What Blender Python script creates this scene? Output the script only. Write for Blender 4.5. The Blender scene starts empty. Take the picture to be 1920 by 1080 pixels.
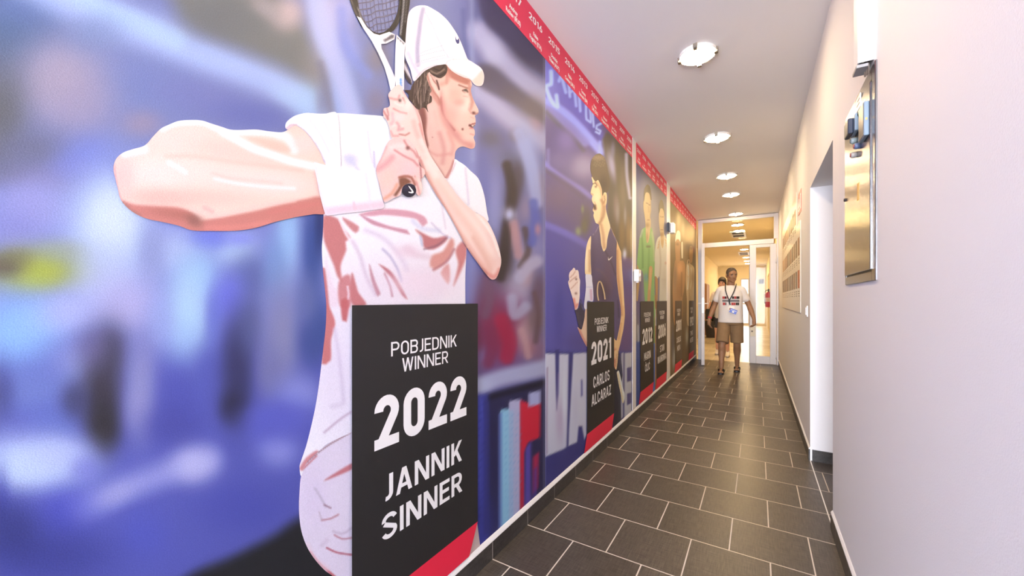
import bpy, bmesh, math, random
import numpy as np
from mathutils import Vector, Matrix
from mathutils.geometry import delaunay_2d_cdt, tessellate_polygon

R = math.radians
random.seed(7)
SC = bpy.context.scene
COL = SC.collection

# ------------------------------------------------------------------ camera
EYE = 1.22                                   # eye height
FOC = 735.0                                  # focal length in 1920-wide pixels
HX, HY = 960.0, 562.0                        # principal point / horizon row
YAW = math.atan2(460.0, 735.0)               # the corridor runs along +Y, the camera is turned left of it
CO, SI = math.cos(YAW), math.sin(YAW)
cam_data = bpy.data.cameras.new('camera')
cam_data.sensor_width = 36.0
cam_data.lens = FOC / 1920.0 * 36.0
cam_data.shift_y = (HY - 540.0) / 1920.0
cam_data.clip_start = 0.02
cam = bpy.data.objects.new('camera', cam_data)
cam.location = (0, 0, EYE)
cam.rotation_euler = (R(90), 0, YAW)
COL.objects.link(cam)
SC.camera = cam

# ------------------------------------------------------------------ light and exposure
SC.view_settings.view_transform = 'Standard'
SC.view_settings.look = 'None'
SC.view_settings.gamma = 1.0
SC.view_settings.use_curve_mapping = False
SC.view_settings.exposure = 0.52
world = bpy.data.worlds.new('daylight')
SC.world = world
world.use_nodes = True
bg = world.node_tree.nodes['Background']
bg.inputs[0].default_value = (0.93, 0.97, 1.0, 1)
bg.inputs[1].default_value = 1.2

def area_light(name, loc, rot, sx, sy, power, color):
    d = bpy.data.lights.new(name, 'AREA')
    d.shape = 'RECTANGLE'
    d.size, d.size_y = sx, sy
    d.energy = power
    d.color = color
    o = bpy.data.objects.new(name, d)
    o.location = loc
    o.rotation_euler = rot
    COL.objects.link(o)
    return o

# daylight from the glazed entrance behind the photographer, and from the glass doors at the far end
area_light('entrance_daylight', (-0.36, -4.62, 1.42), (R(90), 0, 0), 1.36, 2.7, 425, (0.87, 0.91, 1.0))
area_light('exit_daylight', (-0.25, 21.6, 1.2), (R(-90), 0, 0), 0.9, 2.1, 8, (1.0, 0.97, 0.92))
LAMP_WARM = (1.0, 0.74, 0.43)
LAMP_POWER = 84.0                           # emission strength of the ceiling lamps' glass

# ------------------------------------------------------------------ the room's measures
XL = -1.065                                  # mural wall
XR = 0.340                                   # white wall on the right
ZC = 2.850                                   # ceiling
Y0, YD = -4.7, 8.85                          # entrance end, glazed door at the far end
YH = 22.0                                    # end of the hall behind the door
HL, HR = -1.62, 0.36                         # walls of that hall

def left_pt(px, py):                         # photo pixel -> (Y, Z) on the mural wall
    r = (px - HX) / FOC
    zc = XL / (r * CO - SI)
    return zc * (r * SI + CO), EYE + (HY - py) * zc / FOC

def right_pt(px, py, X=XR):
    r = (px - HX) / FOC
    zc = X / (r * CO - SI)
    return zc * (r * SI + CO), EYE + (HY - py) * zc / FOC

# ------------------------------------------------------------------ helpers
ORIGIN = {}
def link(o):
    COL.objects.link(o)
    return o

def thing(name, label, cat, loc=(0, 0, 0), group=None, kind=None):
    o = bpy.data.objects.new(name, None)
    o.empty_display_size = 0.05
    o.location = loc
    link(o)
    ORIGIN[o.name] = Vector(loc)
    tag(o, label, cat, group, kind)
    return o

def tag(o, label=None, cat=None, group=None, kind=None):
    if label: o['label'] = label
    if cat: o['category'] = cat
    if group: o['group'] = group
    if kind: o['kind'] = kind
    return o

def obj(name, bm, mat, parent=None, smooth=False, label=None, origin=None):
    """links a bmesh given in world coordinates as one mesh object"""
    me = bpy.data.meshes.new(name)
    o = bpy.data.objects.new(name, me)
    org = Vector((0, 0, 0))
    if parent is not None:
        org = ORIGIN[parent.name]
    elif origin is not None:
        org = Vector(origin)
    if org.length > 0:
        bmesh.ops.translate(bm, verts=bm.verts, vec=-org)
    bmesh.ops.recalc_face_normals(bm, faces=bm.faces)
    bm.to_mesh(me)
    bm.free()
    if isinstance(mat, (list, tuple)):
        for m in mat: me.materials.append(m)
    else:
        me.materials.append(mat)
    if smooth:
        for p in me.polygons: p.use_smooth = True
    link(o)
    if parent is not None:
        o.parent = parent
    else:
        o.location = org
    ORIGIN[o.name] = org
    if label: o['label'] = label
    return o

def box(bm, x0, x1, y0, y1, z0, z1, bevel=0.0, seg=2, M=None):
    vs = [bm.verts.new((x, y, z)) for z in (z0, z1) for y in (y0, y1) for x in (x0, x1)]
    fs = [bm.faces.new([vs[i] for i in f]) for f in
          ((0, 2, 3, 1), (4, 5, 7, 6), (0, 1, 5, 4), (2, 6, 7, 3), (0, 4, 6, 2), (1, 3, 7, 5))]
    if bevel > 0:
        es = list({e for f in fs for e in f.edges})
        r = bmesh.ops.bevel(bm, geom=es, offset=bevel, segments=seg, profile=0.5, affect='EDGES')
        vs = list({v for f in r['faces'] for v in f.verts} | {v for v in vs if v.is_valid})
    if M is not None:
        bmesh.ops.transform(bm, matrix=M, verts=vs)
    return bm

def newbox(*a, **k):
    return box(bmesh.new(), *a, **k)

def lathe(bm, prof, seg=32, M=None, caps=True):
    """profile of (radius, height) turned about local Z"""
    rings = []
    for r, z in prof:
        ring = []
        for i in range(seg):
            a = 2 * math.pi * i / seg
            v = Vector((r * math.cos(a), r * math.sin(a), z))
            ring.append(bm.verts.new(M @ v if M is not None else v))
        rings.append(ring)
    for a, b in zip(rings, rings[1:]):
        for i in range(seg):
            j = (i + 1) % seg
            bm.faces.new((a[i], a[j], b[j], b[i]))
    if caps:
        bm.faces.new(rings[0][::-1])
        bm.faces.new(rings[-1])
    return bm

def tube(bm, pts, r, seg=8, closed=False):
    pts = [Vector(p) for p in pts]
    n = len(pts)
    rs = r if isinstance(r, (list, tuple)) else [r] * n
    rings = []
    up = Vector((0, 0, 1))
    prev = None
    for i, p in enumerate(pts):
        if closed:
            t = pts[(i + 1) % n] - pts[i - 1]
        else:
            t = (pts[min(i + 1, n - 1)] - pts[max(i - 1, 0)])
        t.normalize()
        if prev is None:
            a = t.cross(up)
            if a.length < 1e-3: a = t.cross(Vector((1, 0, 0)))
        else:
            a = prev - t * prev.dot(t)
        a.normalize()
        prev = a
        b = t.cross(a)
        rings.append([bm.verts.new(p + (a * math.cos(2 * math.pi * k / seg) + b * math.sin(2 * math.pi * k / seg)) * rs[i]) for k in range(seg)])
    m = n if closed else n - 1
    for i in range(m):
        A, B = rings[i], rings[(i + 1) % n]
        for k in range(seg):
            l = (k + 1) % seg
            bm.faces.new((A[k], A[l], B[l], B[k]))
    if not closed:
        bm.faces.new(rings[0][::-1])
        bm.faces.new(rings[-1])
    return bm

def prism(bm, poly, fn0, fn1):
    """polygon extruded between two mappings of its 2D points"""
    a = [bm.verts.new(fn0(p)) for p in poly]
    b = [bm.verts.new(fn1(p)) for p in poly]
    n = len(poly)
    bm.faces.new(a)
    bm.faces.new(b[::-1])
    for i in range(n):
        j = (i + 1) % n
        bm.faces.new((a[i], b[i], b[j], a[j]))
    return bm

# ------------------------------------------------------------------ materials
def srgb(c):
    out = []
    for v in c[:3]:
        v = v / 255.0
        out.append(v / 12.92 if v <= 0.04045 else ((v + 0.055) / 1.055) ** 2.4)
    return out

def mat(name, col, rough=0.5, metal=0.0, spec=0.5, noise=0.0, nscale=60.0, bump=0.0, bscale=200.0, emit=None, estr=0.0, coat=0.0, stretch=None):
    m = bpy.data.materials.new(name)
    m.use_nodes = True
    nt = m.node_tree
    b = nt.nodes['Principled BSDF']
    b.inputs['Base Color'].default_value = (*col, 1)
    b.inputs['Roughness'].default_value = rough
    b.inputs['Metallic'].default_value = metal
    b.inputs['Specular IOR Level'].default_value = spec
    if coat: b.inputs['Coat Weight'].default_value = coat
    if emit:
        b.inputs['Emission Color'].default_value = (*emit, 1)
        b.inputs['Emission Strength'].default_value = estr
    if noise or bump:
        tc = nt.nodes.new('ShaderNodeTexCoord')
        src = tc.outputs['Object']
        if stretch:
            mp = nt.nodes.new('ShaderNodeMapping')
            mp.inputs['Scale'].default_value = stretch
            nt.links.new(src, mp.inputs[0])
            src = mp.outputs[0]
    if noise:
        nz = nt.nodes.new('ShaderNodeTexNoise')
        nz.inputs['Scale'].default_value = nscale
        nz.inputs['Detail'].default_value = 4
        nt.links.new(src, nz.inputs['Vector'])
        mx = nt.nodes.new('ShaderNodeMix')
        mx.data_type = 'RGBA'
        mx.inputs[6].default_value = (*[c * (1 - noise) for c in col], 1)
        mx.inputs[7].default_value = (*[min(1, c * (1 + noise)) for c in col], 1)
        nt.links.new(nz.outputs['Fac'], mx.inputs[0])
        nt.links.new(mx.outputs[2], b.inputs['Base Color'])
    if bump:
        nb = nt.nodes.new('ShaderNodeTexNoise')
        nb.inputs['Scale'].default_value = bscale
        nb.inputs['Detail'].default_value = 3
        nt.links.new(src, nb.inputs['Vector'])
        bp = nt.nodes.new('ShaderNodeBump')
        bp.inputs['Strength'].default_value = bump
        bp.inputs['Distance'].default_value = 0.01
        nt.links.new(nb.outputs['Fac'], bp.inputs['Height'])
        nt.links.new(bp.outputs[0], b.inputs['Normal'])
    return m

def tile_mat(name, x0, y0, w, h, col, grout, mort=0.003, rough=0.38, linen=0.5, axes='XY', offset=0.5):
    m = bpy.data.materials.new(name)
    m.use_nodes = True
    nt = m.node_tree
    N = nt.nodes.new
    L = nt.links.new
    b = nt.nodes['Principled BSDF']
    g = N('ShaderNodeNewGeometry')
    mp = N('ShaderNodeMapping')
    mp.vector_type = 'POINT'
    L(g.outputs['Position'], mp.inputs[0])
    if axes == 'YZ':
        mp.inputs['Rotation'].default_value = (0, 0, R(-90))
        mp.inputs['Location'].default_value = (-y0, -x0, 0)
    else:
        mp.inputs['Location'].default_value = (-x0, -y0, 0)
    br = N('ShaderNodeTexBrick')
    br.offset = offset
    br.inputs['Scale'].default_value = 1.0
    br.inputs['Brick Width'].default_value = w
    br.inputs['Row Height'].default_value = h
    br.inputs['Mortar Size'].default_value = mort
    br.inputs['Mortar Smooth'].default_value = 0.15
    br.inputs['Color1'].default_value = (*[c * 0.86 for c in col], 1)
    br.inputs['Color2'].default_value = (*[c * 1.14 for c in col], 1)
    br.inputs['Mortar'].default_value = (*grout, 1)
    L(mp.outputs[0], br.inputs['Vector'])
    # woven look: two stretched noises
    facs = []
    for s in ((190, 14, 60), (14, 190, 60)):
        mm = N('ShaderNodeMapping')
        mm.inputs['Scale'].default_value = s
        L(g.outputs['Position'], mm.inputs[0])
        nz = N('ShaderNodeTexNoise')
        nz.inputs['Scale'].default_value = 1.0
        nz.inputs['Detail'].default_value = 2
        L(mm.outputs[0], nz.inputs['Vector'])
        facs.append(nz.outputs['Fac'])
    ad = N('ShaderNodeMath'); ad.operation = 'ADD'
    L(facs[0], ad.inputs[0]); L(facs[1], ad.inputs[1])
    mr = N('ShaderNodeMapRange')
    mr.inputs['From Min'].default_value = 0.7
    mr.inputs['From Max'].default_value = 1.3
    mr.inputs['To Min'].default_value = 1 - linen
    mr.inputs['To Max'].default_value = 1 + linen
    L(ad.outputs[0], mr.inputs[0])
    nb = N('ShaderNodeTexNoise')
    nb.inputs['Scale'].default_value = 3.0
    L(g.outputs['Position'], nb.inputs['Vector'])
    mr2 = N('ShaderNodeMapRange')
    mr2.inputs['To Min'].default_value = 0.8
    mr2.inputs['To Max'].default_value = 1.2
    L(nb.outputs['Fac'], mr2.inputs[0])
    mul = N('ShaderNodeMath'); mul.operation = 'MULTIPLY'
    L(mr.outputs[0], mul.inputs[0]); L(mr2.outputs[0], mul.inputs[1])
    vm = N('ShaderNodeVectorMath'); vm.operation = 'SCALE'
    L(br.outputs['Color'], vm.inputs[0]); L(mul.outputs[0], vm.inputs[3])
    mix = N('ShaderNodeMix'); mix.data_type = 'RGBA'
    L(br.outputs['Fac'], mix.inputs[0])
    L(vm.outputs[0], mix.inputs[6])
    mix.inputs[7].default_value = (*grout, 1)
    L(mix.outputs[2], b.inputs['Base Color'])
    rr = N('ShaderNodeMapRange')
    rr.inputs['To Min'].default_value = rough
    rr.inputs['To Max'].default_value = 0.85
    L(br.outputs['Fac'], rr.inputs[0])
    L(rr.outputs[0], b.inputs['Roughness'])
    bp = N('ShaderNodeBump')
    bp.inputs['Strength'].default_value = 0.25
    bp.inputs['Distance'].default_value = 0.002
    sb = N('ShaderNodeMath'); sb.operation = 'SUBTRACT'
    sc = N('ShaderNodeMath'); sc.operation = 'MULTIPLY'; sc.inputs[1].default_value = 0.25
    L(ad.outputs[0], sc.inputs[0])
    L(sc.outputs[0], sb.inputs[0]); L(br.outputs['Fac'], sb.inputs[1])
    L(sb.outputs[0], bp.inputs['Height'])
    L(bp.outputs[0], b.inputs['Normal'])
    return m

M_WALL = mat('white_wall_paint', (0.83, 0.82, 0.83), 0.75, bump=0.10, bscale=260, spec=0.3)
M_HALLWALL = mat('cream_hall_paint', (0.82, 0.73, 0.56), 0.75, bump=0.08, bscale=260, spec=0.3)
M_CEIL = mat('ceiling_paint', (0.84, 0.81, 0.80), 0.85, bump=0.05, bscale=120, spec=0.2)
M_WHITE = mat('white_gloss_paint', (0.80, 0.78, 0.79), 0.35)
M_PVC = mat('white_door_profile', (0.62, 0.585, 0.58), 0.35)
M_PLASTIC = mat('white_plastic', (0.86, 0.85, 0.86), 0.35)
M_CAULK = mat('white_filler', (0.86, 0.84, 0.82), 0.7, bump=0.2, bscale=120)
TW, TH = 0.336, 0.3319
M_FLOOR = tile_mat('dark_floor_tiles', -0.957, 1.514 - 20 * TH, TW, TH, (0.062, 0.050, 0.041), (0.62, 0.55, 0.47))
M_SKIRT = tile_mat('dark_skirting_tiles', 0, 1.514 - 20 * TH, TH, 1.0, (0.045, 0.040, 0.038), (0.42, 0.38, 0.34), mort=0.002, axes='YZ', offset=0)
M_HALLFLOOR = tile_mat('pale_hall_tiles', -1.0, 8.9, 0.45, 0.45, (0.62, 0.56, 0.47), (0.50, 0.44, 0.36), rough=0.22, linen=0.05)
M_BLACK = mat('black_plastic', (0.012, 0.012, 0.014), 0.4)
M_STEEL = mat('brushed_steel', (0.27, 0.268, 0.275), 0.25, metal=1.0, noise=0.3, nscale=6, bump=0.07, bscale=14, stretch=(1, 26, 2.2))
M_STEELCLIP = mat('steel_clip', (0.45, 0.40, 0.34), 0.35, metal=1.0)
M_ALU = mat('satin_aluminium', (0.60, 0.59, 0.58), 0.3, metal=1.0)
M_GLOW = mat('glowing_lamp_glass', (0.9, 0.88, 0.84), 0.3, emit=LAMP_WARM, estr=LAMP_POWER)
M_GLOWHALL = mat('glowing_hall_lamp_glass', (0.9, 0.88, 0.84), 0.3, emit=(1.0, 0.68, 0.32), estr=LAMP_POWER * 2.1)
M_RIM = mat('lamp_rim', (0.85, 0.82, 0.78), 0.4)

def glass_mat():
    m = bpy.data.materials.new('clear_glass')
    m.use_nodes = True
    nt = m.node_tree
    nt.nodes.remove(nt.nodes['Principled BSDF'])
    out = nt.nodes['Material Output']
    tr = nt.nodes.new('ShaderNodeBsdfTransparent')
    tr.inputs[0].default_value = (0.95, 0.96, 0.95, 1)
    gl = nt.nodes.new('ShaderNodeBsdfGlossy')
    gl.inputs['Roughness'].default_value = 0.02
    fr = nt.nodes.new('ShaderNodeFresnel')
    fr.inputs[0].default_value = 1.18
    mx = nt.nodes.new('ShaderNodeMixShader')
    nt.links.new(fr.outputs[0], mx.inputs[0])
    nt.links.new(tr.outputs[0], mx.inputs[1])
    nt.links.new(gl.outputs[0], mx.inputs[2])
    nt.links.new(mx.outputs[0], out.inputs[0])
    return m
M_GLASS = glass_mat()

# ------------------------------------------------------------------ the setting
def struct(name, bm, m, parent=None, smooth=False):
    o = obj(name, bm, m, parent, smooth)
    if parent is None: o['kind'] = 'structure'
    return o

T = 0.14
NY0, NY1, NZ = 2.67, 3.725, 2.07             # doorway recess in the right wall
struct('floor', newbox(XL - T, XR + 1.0, Y0, YD + 0.03, -0.1, 0.0), M_FLOOR)
struct('ceiling', newbox(XL - T, XR + T, Y0, YD + 0.03, ZC, ZC + 0.12), M_CEIL)
struct('wall_left', newbox(XL - T, XL, Y0, YD + 0.03, 0.0, ZC), M_WALL)
bm = bmesh.new()                             # right wall with the doorway left open
box(bm, XR, XR + 0.34, Y0, NY0, 0, ZC)
box(bm, XR, XR + 0.34, NY1, YD + 0.03, 0, ZC)
box(bm, XR, XR + 0.34, NY0, NY1, NZ, ZC)
struct('wall_right', bm, M_WALL)
# recess behind the doorway: short side walls, back wall, skirting
bm = bmesh.new()
box(bm, XR + 0.34, XR + 1.0, NY1, NY1 + T, 0, ZC)
box(bm, XR + 0.34, XR + 1.0, NY0 - T, NY0, 0, ZC)
box(bm, XR + 0.95, XR + 1.0, NY0, NY1, 0, ZC)
box(bm, XR + 0.34, XR + 0.95, NY0, NY1, NZ + 0.25, NZ + 0.3)
struct('wall_recess', bm, M_WALL)
bm = bmesh.new()
box(bm, XR + 0.012, XR + 0.95, NY1 - 0.011, NY1, 0, 0.085)
box(bm, XR + 0.012, XR + 0.95, NY0, NY0 + 0.011, 0, 0.085)
struct('baseboard_recess', bm, M_SKIRT)
# skirtings of dark tile with a white filler bead on top
bw = 0.010
struct('baseboard_left', newbox(XL, XL + bw, Y0, YD - 0.03, 0, 0.083), M_SKIRT)
bm = bmesh.new()
prism(bm, [(0, 0.083), (bw - 0.0005, 0.083), (bw - 0.001, 0.089), (0.003, 0.108), (0, 0.108)],
      lambda p: (XL + p[0], Y0, p[1]), lambda p: (XL + p[0], YD - 0.03, p[1]))
struct('trim_1', bm, M_CAULK)
for nm, a, b in (('baseboard_right', Y0, NY0), ('baseboard_right_far', NY1, YD - 0.03)):
    struct(nm, newbox(XR - 0.010, XR, a, b, 0, 0.085), M_SKIRT)
for k, (a, b) in enumerate(((Y0, NY0), (NY1, YD - 0.03))):
    bm = bmesh.new()
    prism(bm, [(0, 0.085), (0.0095, 0.085), (0.009, 0.091), (0.002, 0.101), (0, 0.101)],
          lambda p: (XR - p[0], a, p[1]), lambda p: (XR - p[0], b, p[1]))
    struct('trim_%d' % (k + 2), bm, M_CAULK)
struct('trim_6', newbox(XR - 0.002, XR + 0.004, NY0, NY1, 0, 0.0006), M_CAULK)   # grout line across the doorway
# flat white cover strips between the murals
P1, P2 = (3.975, 4.108), (5.735, 5.975)
for k, (a, b) in enumerate((P1, P2)):
    struct('trim_%d' % (k + 4), newbox(XL, XL + 0.004, a, b, 0.108, ZC), M_WHITE)

# hall behind the glazed door
struct('floor_hall', newbox(HL - T, HR + 1.4, YD + 0.03, YH + 1.5, -0.1, 0.0), M_HALLFLOOR)
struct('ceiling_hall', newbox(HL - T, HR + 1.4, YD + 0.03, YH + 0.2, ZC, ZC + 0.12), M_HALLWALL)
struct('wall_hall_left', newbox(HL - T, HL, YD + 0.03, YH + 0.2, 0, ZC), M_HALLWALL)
bm = bmesh.new()
box(bm, HR, HR + T, YD + 0.03, 17.2, 0, ZC)
box(bm, HR, HR + T, 19.4, YH + 0.2, 0, ZC)
box(bm, HR, HR + T, 17.2, 19.4, 2.2, ZC)
box(bm, HR + 1.2, HR + 1.25, 17.06, 19.54, 0, ZC)
box(bm, HR + T, HR + 1.25, 17.0, 17.06, 0, ZC)
box(bm, HR + T, HR + 1.25, 19.54, 19.6, 0, ZC)
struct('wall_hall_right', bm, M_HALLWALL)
bm = bmesh.new()
GX0, GX1, GZ = -0.70, 0.02, 2.25
box(bm, HL, GX0, YH, YH + T, 0, ZC)
box(bm, GX1, HR, YH, YH + T, 0, ZC)
box(bm, GX0, GX1, YH, YH + T, GZ, ZC)
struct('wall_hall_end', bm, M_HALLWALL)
bm = bmesh.new()                             # wall ends flanking the glazed door, filling the step between corridor and hall
box(bm, HL - T, XL - T, YD - 0.02, YD + 0.03, 0, ZC)
struct('wall_hall_near', bm, M_WALL)

# ------------------------------------------------------------------ ceiling lamps
def ceiling_lamp(x, y, label, group, glow=None):
    t = thing('ceiling_lamp', label, 'ceiling lamp', (x, y, ZC), group)
    M = Matrix.Translation((x, y, ZC))
    obj('mounting_ring', lathe(bmesh.new(), [(0.085, 0.0), (0.112, 0.0), (0.114, -0.010), (0.112, -0.020), (0.107, -0.020), (0.106, -0.006), (0.085, -0.006)][::-1], 40, M), M_RIM, t, True)
    obj('glass', lathe(bmesh.new(), [(0.098, -0.008), (0.103, -0.012), (0.1045, -0.018), (0.100, -0.023), (0.075, -0.028), (0.04, -0.031), (0.012, -0.032)][::-1], 40, M), glow or M_GLOW, t, True)
    for k in range(4):
        Mk = M @ Matrix.Rotation(k * math.pi / 2, 4, 'Z')
        bm = bmesh.new()
        box(bm, 0.098, 0.121, -0.013, 0.013, -0.036, -0.027, 0.002, 1, Mk)
        box(bm, 0.114, 0.121, -0.013, 0.013, -0.034, 0.0, 0.001, 1, Mk)
        obj('clip', bm, M_STEELCLIP, t)
LAMPS = [(-0.335, 2.845, 'round glowing ceiling lamp nearest the camera, four steel clips showing'),
         (-0.340, 4.40, 'second round ceiling lamp along the corridor ceiling'),
         (-0.338, 5.83, 'third round ceiling lamp along the corridor ceiling'),
         (-0.345, 6.90, 'fourth round ceiling lamp, small and flat between third lamp and door header'),
         (-0.345, 8.50, 'round ceiling lamp right against the glazed door header')]
for x, y, lb in LAMPS:
    ceiling_lamp(x, y, lb, 'round corridor ceiling lamps')
ceiling_lamp(-0.335, 1.30, 'round ceiling lamp of the corridor above the photographer', 'round corridor ceiling lamps')
HALL = [(9.75, 'hall ceiling lamp seen through the transom, larger of the two'), (10.6, 'hall ceiling lamp seen through the transom, smaller of the two'),
        (14.6, 'first hall ceiling lamp seen through the open doorway'), (17.4, 'second hall ceiling lamp seen through the open doorway'),
        (19.0, 'third hall ceiling lamp seen through the open doorway'), (20.4, 'hall ceiling lamp nearest the bright exit')]
for y, lb in HALL:
    ceiling_lamp(-0.36, y, lb, 'round hall ceiling lamps', M_GLOWHALL)
for y, lb in ((11.15, 'white framed ceiling vent with two grilles above the transom glass'), (15.9, 'white framed ceiling vent with two grilles farther down the hall')):
    t = thing('ceiling_vent', lb, 'ceiling vent', (-0.40, y, ZC), 'hall ceiling vents')
    bm = bmesh.new()
    for a, b, c, d in ((-0.16, 0.16, -0.48, -0.43), (-0.16, 0.16, 0.43, 0.48), (-0.16, 0.16, -0.03, 0.03), (-0.16, -0.12, -0.43, 0.43), (0.12, 0.16, -0.43, 0.43)):
        box(bm, -0.40 + a, -0.40 + b, y + c, y + d, ZC - 0.03, ZC)
    obj('frame', bm, M_WHITE, t)
    for a, b in ((-0.43, -0.03), (0.03, 0.43)):
        bm = bmesh.new()
        box(bm, -0.52, -0.28, y + a, y + b, ZC - 0.008, ZC - 0.002)
        for k in range(5):
            box(bm, -0.52, -0.28, y + a + 0.03 + k * 0.08, y + a + 0.05 + k * 0.08, ZC - 0.024, ZC - 0.006)
        obj('grille', bm, mat('vent_grille', (0.10, 0.09, 0.08), 0.5), t)

# ------------------------------------------------------------------ glazed door at the end of the corridor
D = thing('door_1', None, None, (-0.36, YD, 0), kind='structure')
FX0, FX1 = XL + 0.035, XR - 0.005            # outer frame
OX0, OX1 = -0.945, -0.135                    # clear opening
DT, TB, TT = 2.275, 2.365, 2.775             # opening top, transom glass bottom and top
y0, y1 = YD - 0.035, YD + 0.035
bm = bmesh.new()
box(bm, FX0, OX0 - 0.005, y0, y1, 0, ZC - 0.01, 0.004, 1)
box(bm, 0.262, FX1, y0, y1, TB, ZC - 0.01, 0.004, 1)
box(bm, OX0 - 0.005, 0.262, y0, y1, DT, TB, 0.004, 1)
box(bm, OX0 - 0.005, 0.262, y0, y1, TT, ZC - 0.01, 0.004, 1)
box(bm, FX1 - 0.03, FX1, y0, y1, 0, TB, 0.003, 1)
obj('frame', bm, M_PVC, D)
obj('transom_glass', newbox(OX0 - 0.005, 0.262, YD - 0.004, YD + 0.004, TB, TT), M_GLASS, D)
bm = bmesh.new()                             # narrow fixed leaf on the right with a tall pane
box(bm, -0.128, -0.02, y0, y1, 0.006, DT - 0.004, 0.004, 1)
box(bm, 0.203, FX1 - 0.034, y0, y1, 0.006, DT - 0.004, 0.004, 1)
box(bm, -0.02, 0.203, y0, y1, 0.006, 0.150, 0.004, 1)
box(bm, -0.02, 0.203, y0, y1, 2.215, DT - 0.004, 0.004, 1)
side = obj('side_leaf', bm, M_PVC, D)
obj('pane', newbox(-0.02, 0.203, YD - 0.004, YD + 0.004, 0.15, 2.215), M_GLASS, side)
bm = bmesh.new()
box(bm, -0.133, -0.126, y0 - 0.002, y1 + 0.002, 0.02, DT - 0.01)
obj('black_seal', bm, M_BLACK, side)
for z in (0.16, 1.95):
    obj('hinge', tube(bmesh.new(), [(FX1 - 0.036, y0 - 0.010, z - 0.05), (FX1 - 0.036, y0 - 0.010, z + 0.05)], 0.010, 10), M_PVC, D, True)
# open leaf swung towards the camera, seen almost edge-on
hx, hy = OX0 + 0.003, YD - 0.045
LM = Matrix.Translation((hx, hy, 0)) @ Matrix.Rotation(R(-83.5), 4, 'Z')
bm = bmesh.new()
LW = 0.80
box(bm, 0, 0.10, -0.028, 0.028, 0.010, DT - 0.01, 0.004, 1, LM)
box(bm, LW - 0.10, LW, -0.028, 0.028, 0.010, DT - 0.01, 0.004, 1, LM)
box(bm, 0.10, LW - 0.10, -0.028, 0.028, 0.010, 0.15, 0.004, 1, LM)
box(bm, 0.10, LW - 0.10, -0.028, 0.028, DT - 0.13, DT - 0.01, 0.004, 1, LM)
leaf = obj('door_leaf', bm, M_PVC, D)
obj('pane', newbox(0.10, LW - 0.10, -0.004, 0.004, 0.15, DT - 0.13, M=LM), M_GLASS, leaf)
obj('lock_plate', newbox(LW - 0.001, LW + 0.003, -0.012, 0.012, 0.98, 1.25, M=LM), M_ALU, leaf)
for s in (-1, 1):
    bm = bmesh.new()
    box(bm, LW - 0.062, LW - 0.030, s * 0.028 - 0.004, s * 0.028 + 0.004, 1.02, 1.24, 0.002, 1, LM)
    tube(bm, [LM @ Vector(p) for p in ((LW - 0.046, s * 0.028, 1.15), (LW - 0.046, s * 0.075, 1.15), (LW - 0.060, s * 0.082, 1.15), (LW - 0.165, s * 0.082, 1.15))], 0.010, 10)
    obj('handle', bm, M_PLASTIC, leaf, True)
bm = newbox(-0.115, -0.035, y0 - 0.0035, y0 - 0.0005, 0.52, 0.73)
t = tag(obj('paper_notice', bm, mat('notice_paper', (0.80, 0.74, 0.60), 0.7, noise=0.15, nscale=30), origin=(-0.07, y0, 0.52)), 'small crumpled paper notice taped to the narrow door leaf', 'notice')
bm = bmesh.new()
box(bm, -0.100, -0.072, y0 - 0.0045, y0 - 0.0036, 0.60, 0.63)
obj('printed_mark', bm, mat('notice_ink', (0.15, 0.14, 0.13), 0.7), t)

# ------------------------------------------------------------------ right wall: electrical cabinet, trunking, switch, sign, photo board
cb0, cb1, cz0, cz1 = 1.758, 2.283, 1.285, 2.025
t = thing('electrical_cabinet', 'brushed steel electrical cabinet set flush in the white wall', 'electrical cabinet', (XR, (cb0 + cb1) / 2, cz0))
bm = bmesh.new()
fx = XR - 0.006
box(bm, fx, XR + 0.05, cb0, cb0 + 0.045, cz0, cz1, 0.002, 1)
box(bm, fx, XR + 0.05, cb1 - 0.012, cb1, cz0, cz1, 0.002, 1)
box(bm, fx, XR + 0.05, cb0 + 0.045, cb1 - 0.012, cz0, cz0 + 0.034, 0.002, 1)
box(bm, fx, XR + 0.05, cb0 + 0.045, cb1 - 0.012, cz1 - 0.045, cz1, 0.002, 1)
obj('frame', bm, M_STEEL, t)
door = obj('cabinet_door', newbox(fx - 0.004, XR + 0.04, cb0 + 0.049, cb1 - 0.015, cz0 + 0.040, cz1 - 0.049, 0.002, 1), M_STEEL, t)
obj('door_gap', newbox(fx + 0.003, XR + 0.03, cb0 + 0.044, cb1 - 0.011, cz0 + 0.033, cz1 - 0.044), M_BLACK, t)
obj('keyhole', tube(bmesh.new(), [(fx - 0.010, cb1 - 0.035, 1.660), (fx, cb1 - 0.035, 1.660)], 0.007, 12), M_BLACK, door, True)
M_SLATE = mat('blue_grey_switchgear', (0.22, 0.30, 0.38), 0.35)
M_NAVY = mat('dark_navy_switchgear', (0.022, 0.03, 0.055), 0.35)
def on_cab(pxl, pyl):                        # a point of the cabinet face
    return right_pt(pxl, pyl, fx - 0.004)
# label plate
bm = bmesh.new()
box(bm, fx - 0.006, fx - 0.0035, 1.945, 2.020, 1.950, 2.000)
lab = obj('label_plate', bm, M_PLASTIC, door)
bm = bmesh.new()
for k, w in enumerate((0.05, 0.035)):
    box(bm, fx - 0.0068, fx - 0.006, 1.955, 1.955 + w, 1.966 + k * 0.016, 1.969 + k * 0.016)
obj('printed_line', bm, M_BLACK, lab)
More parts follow.
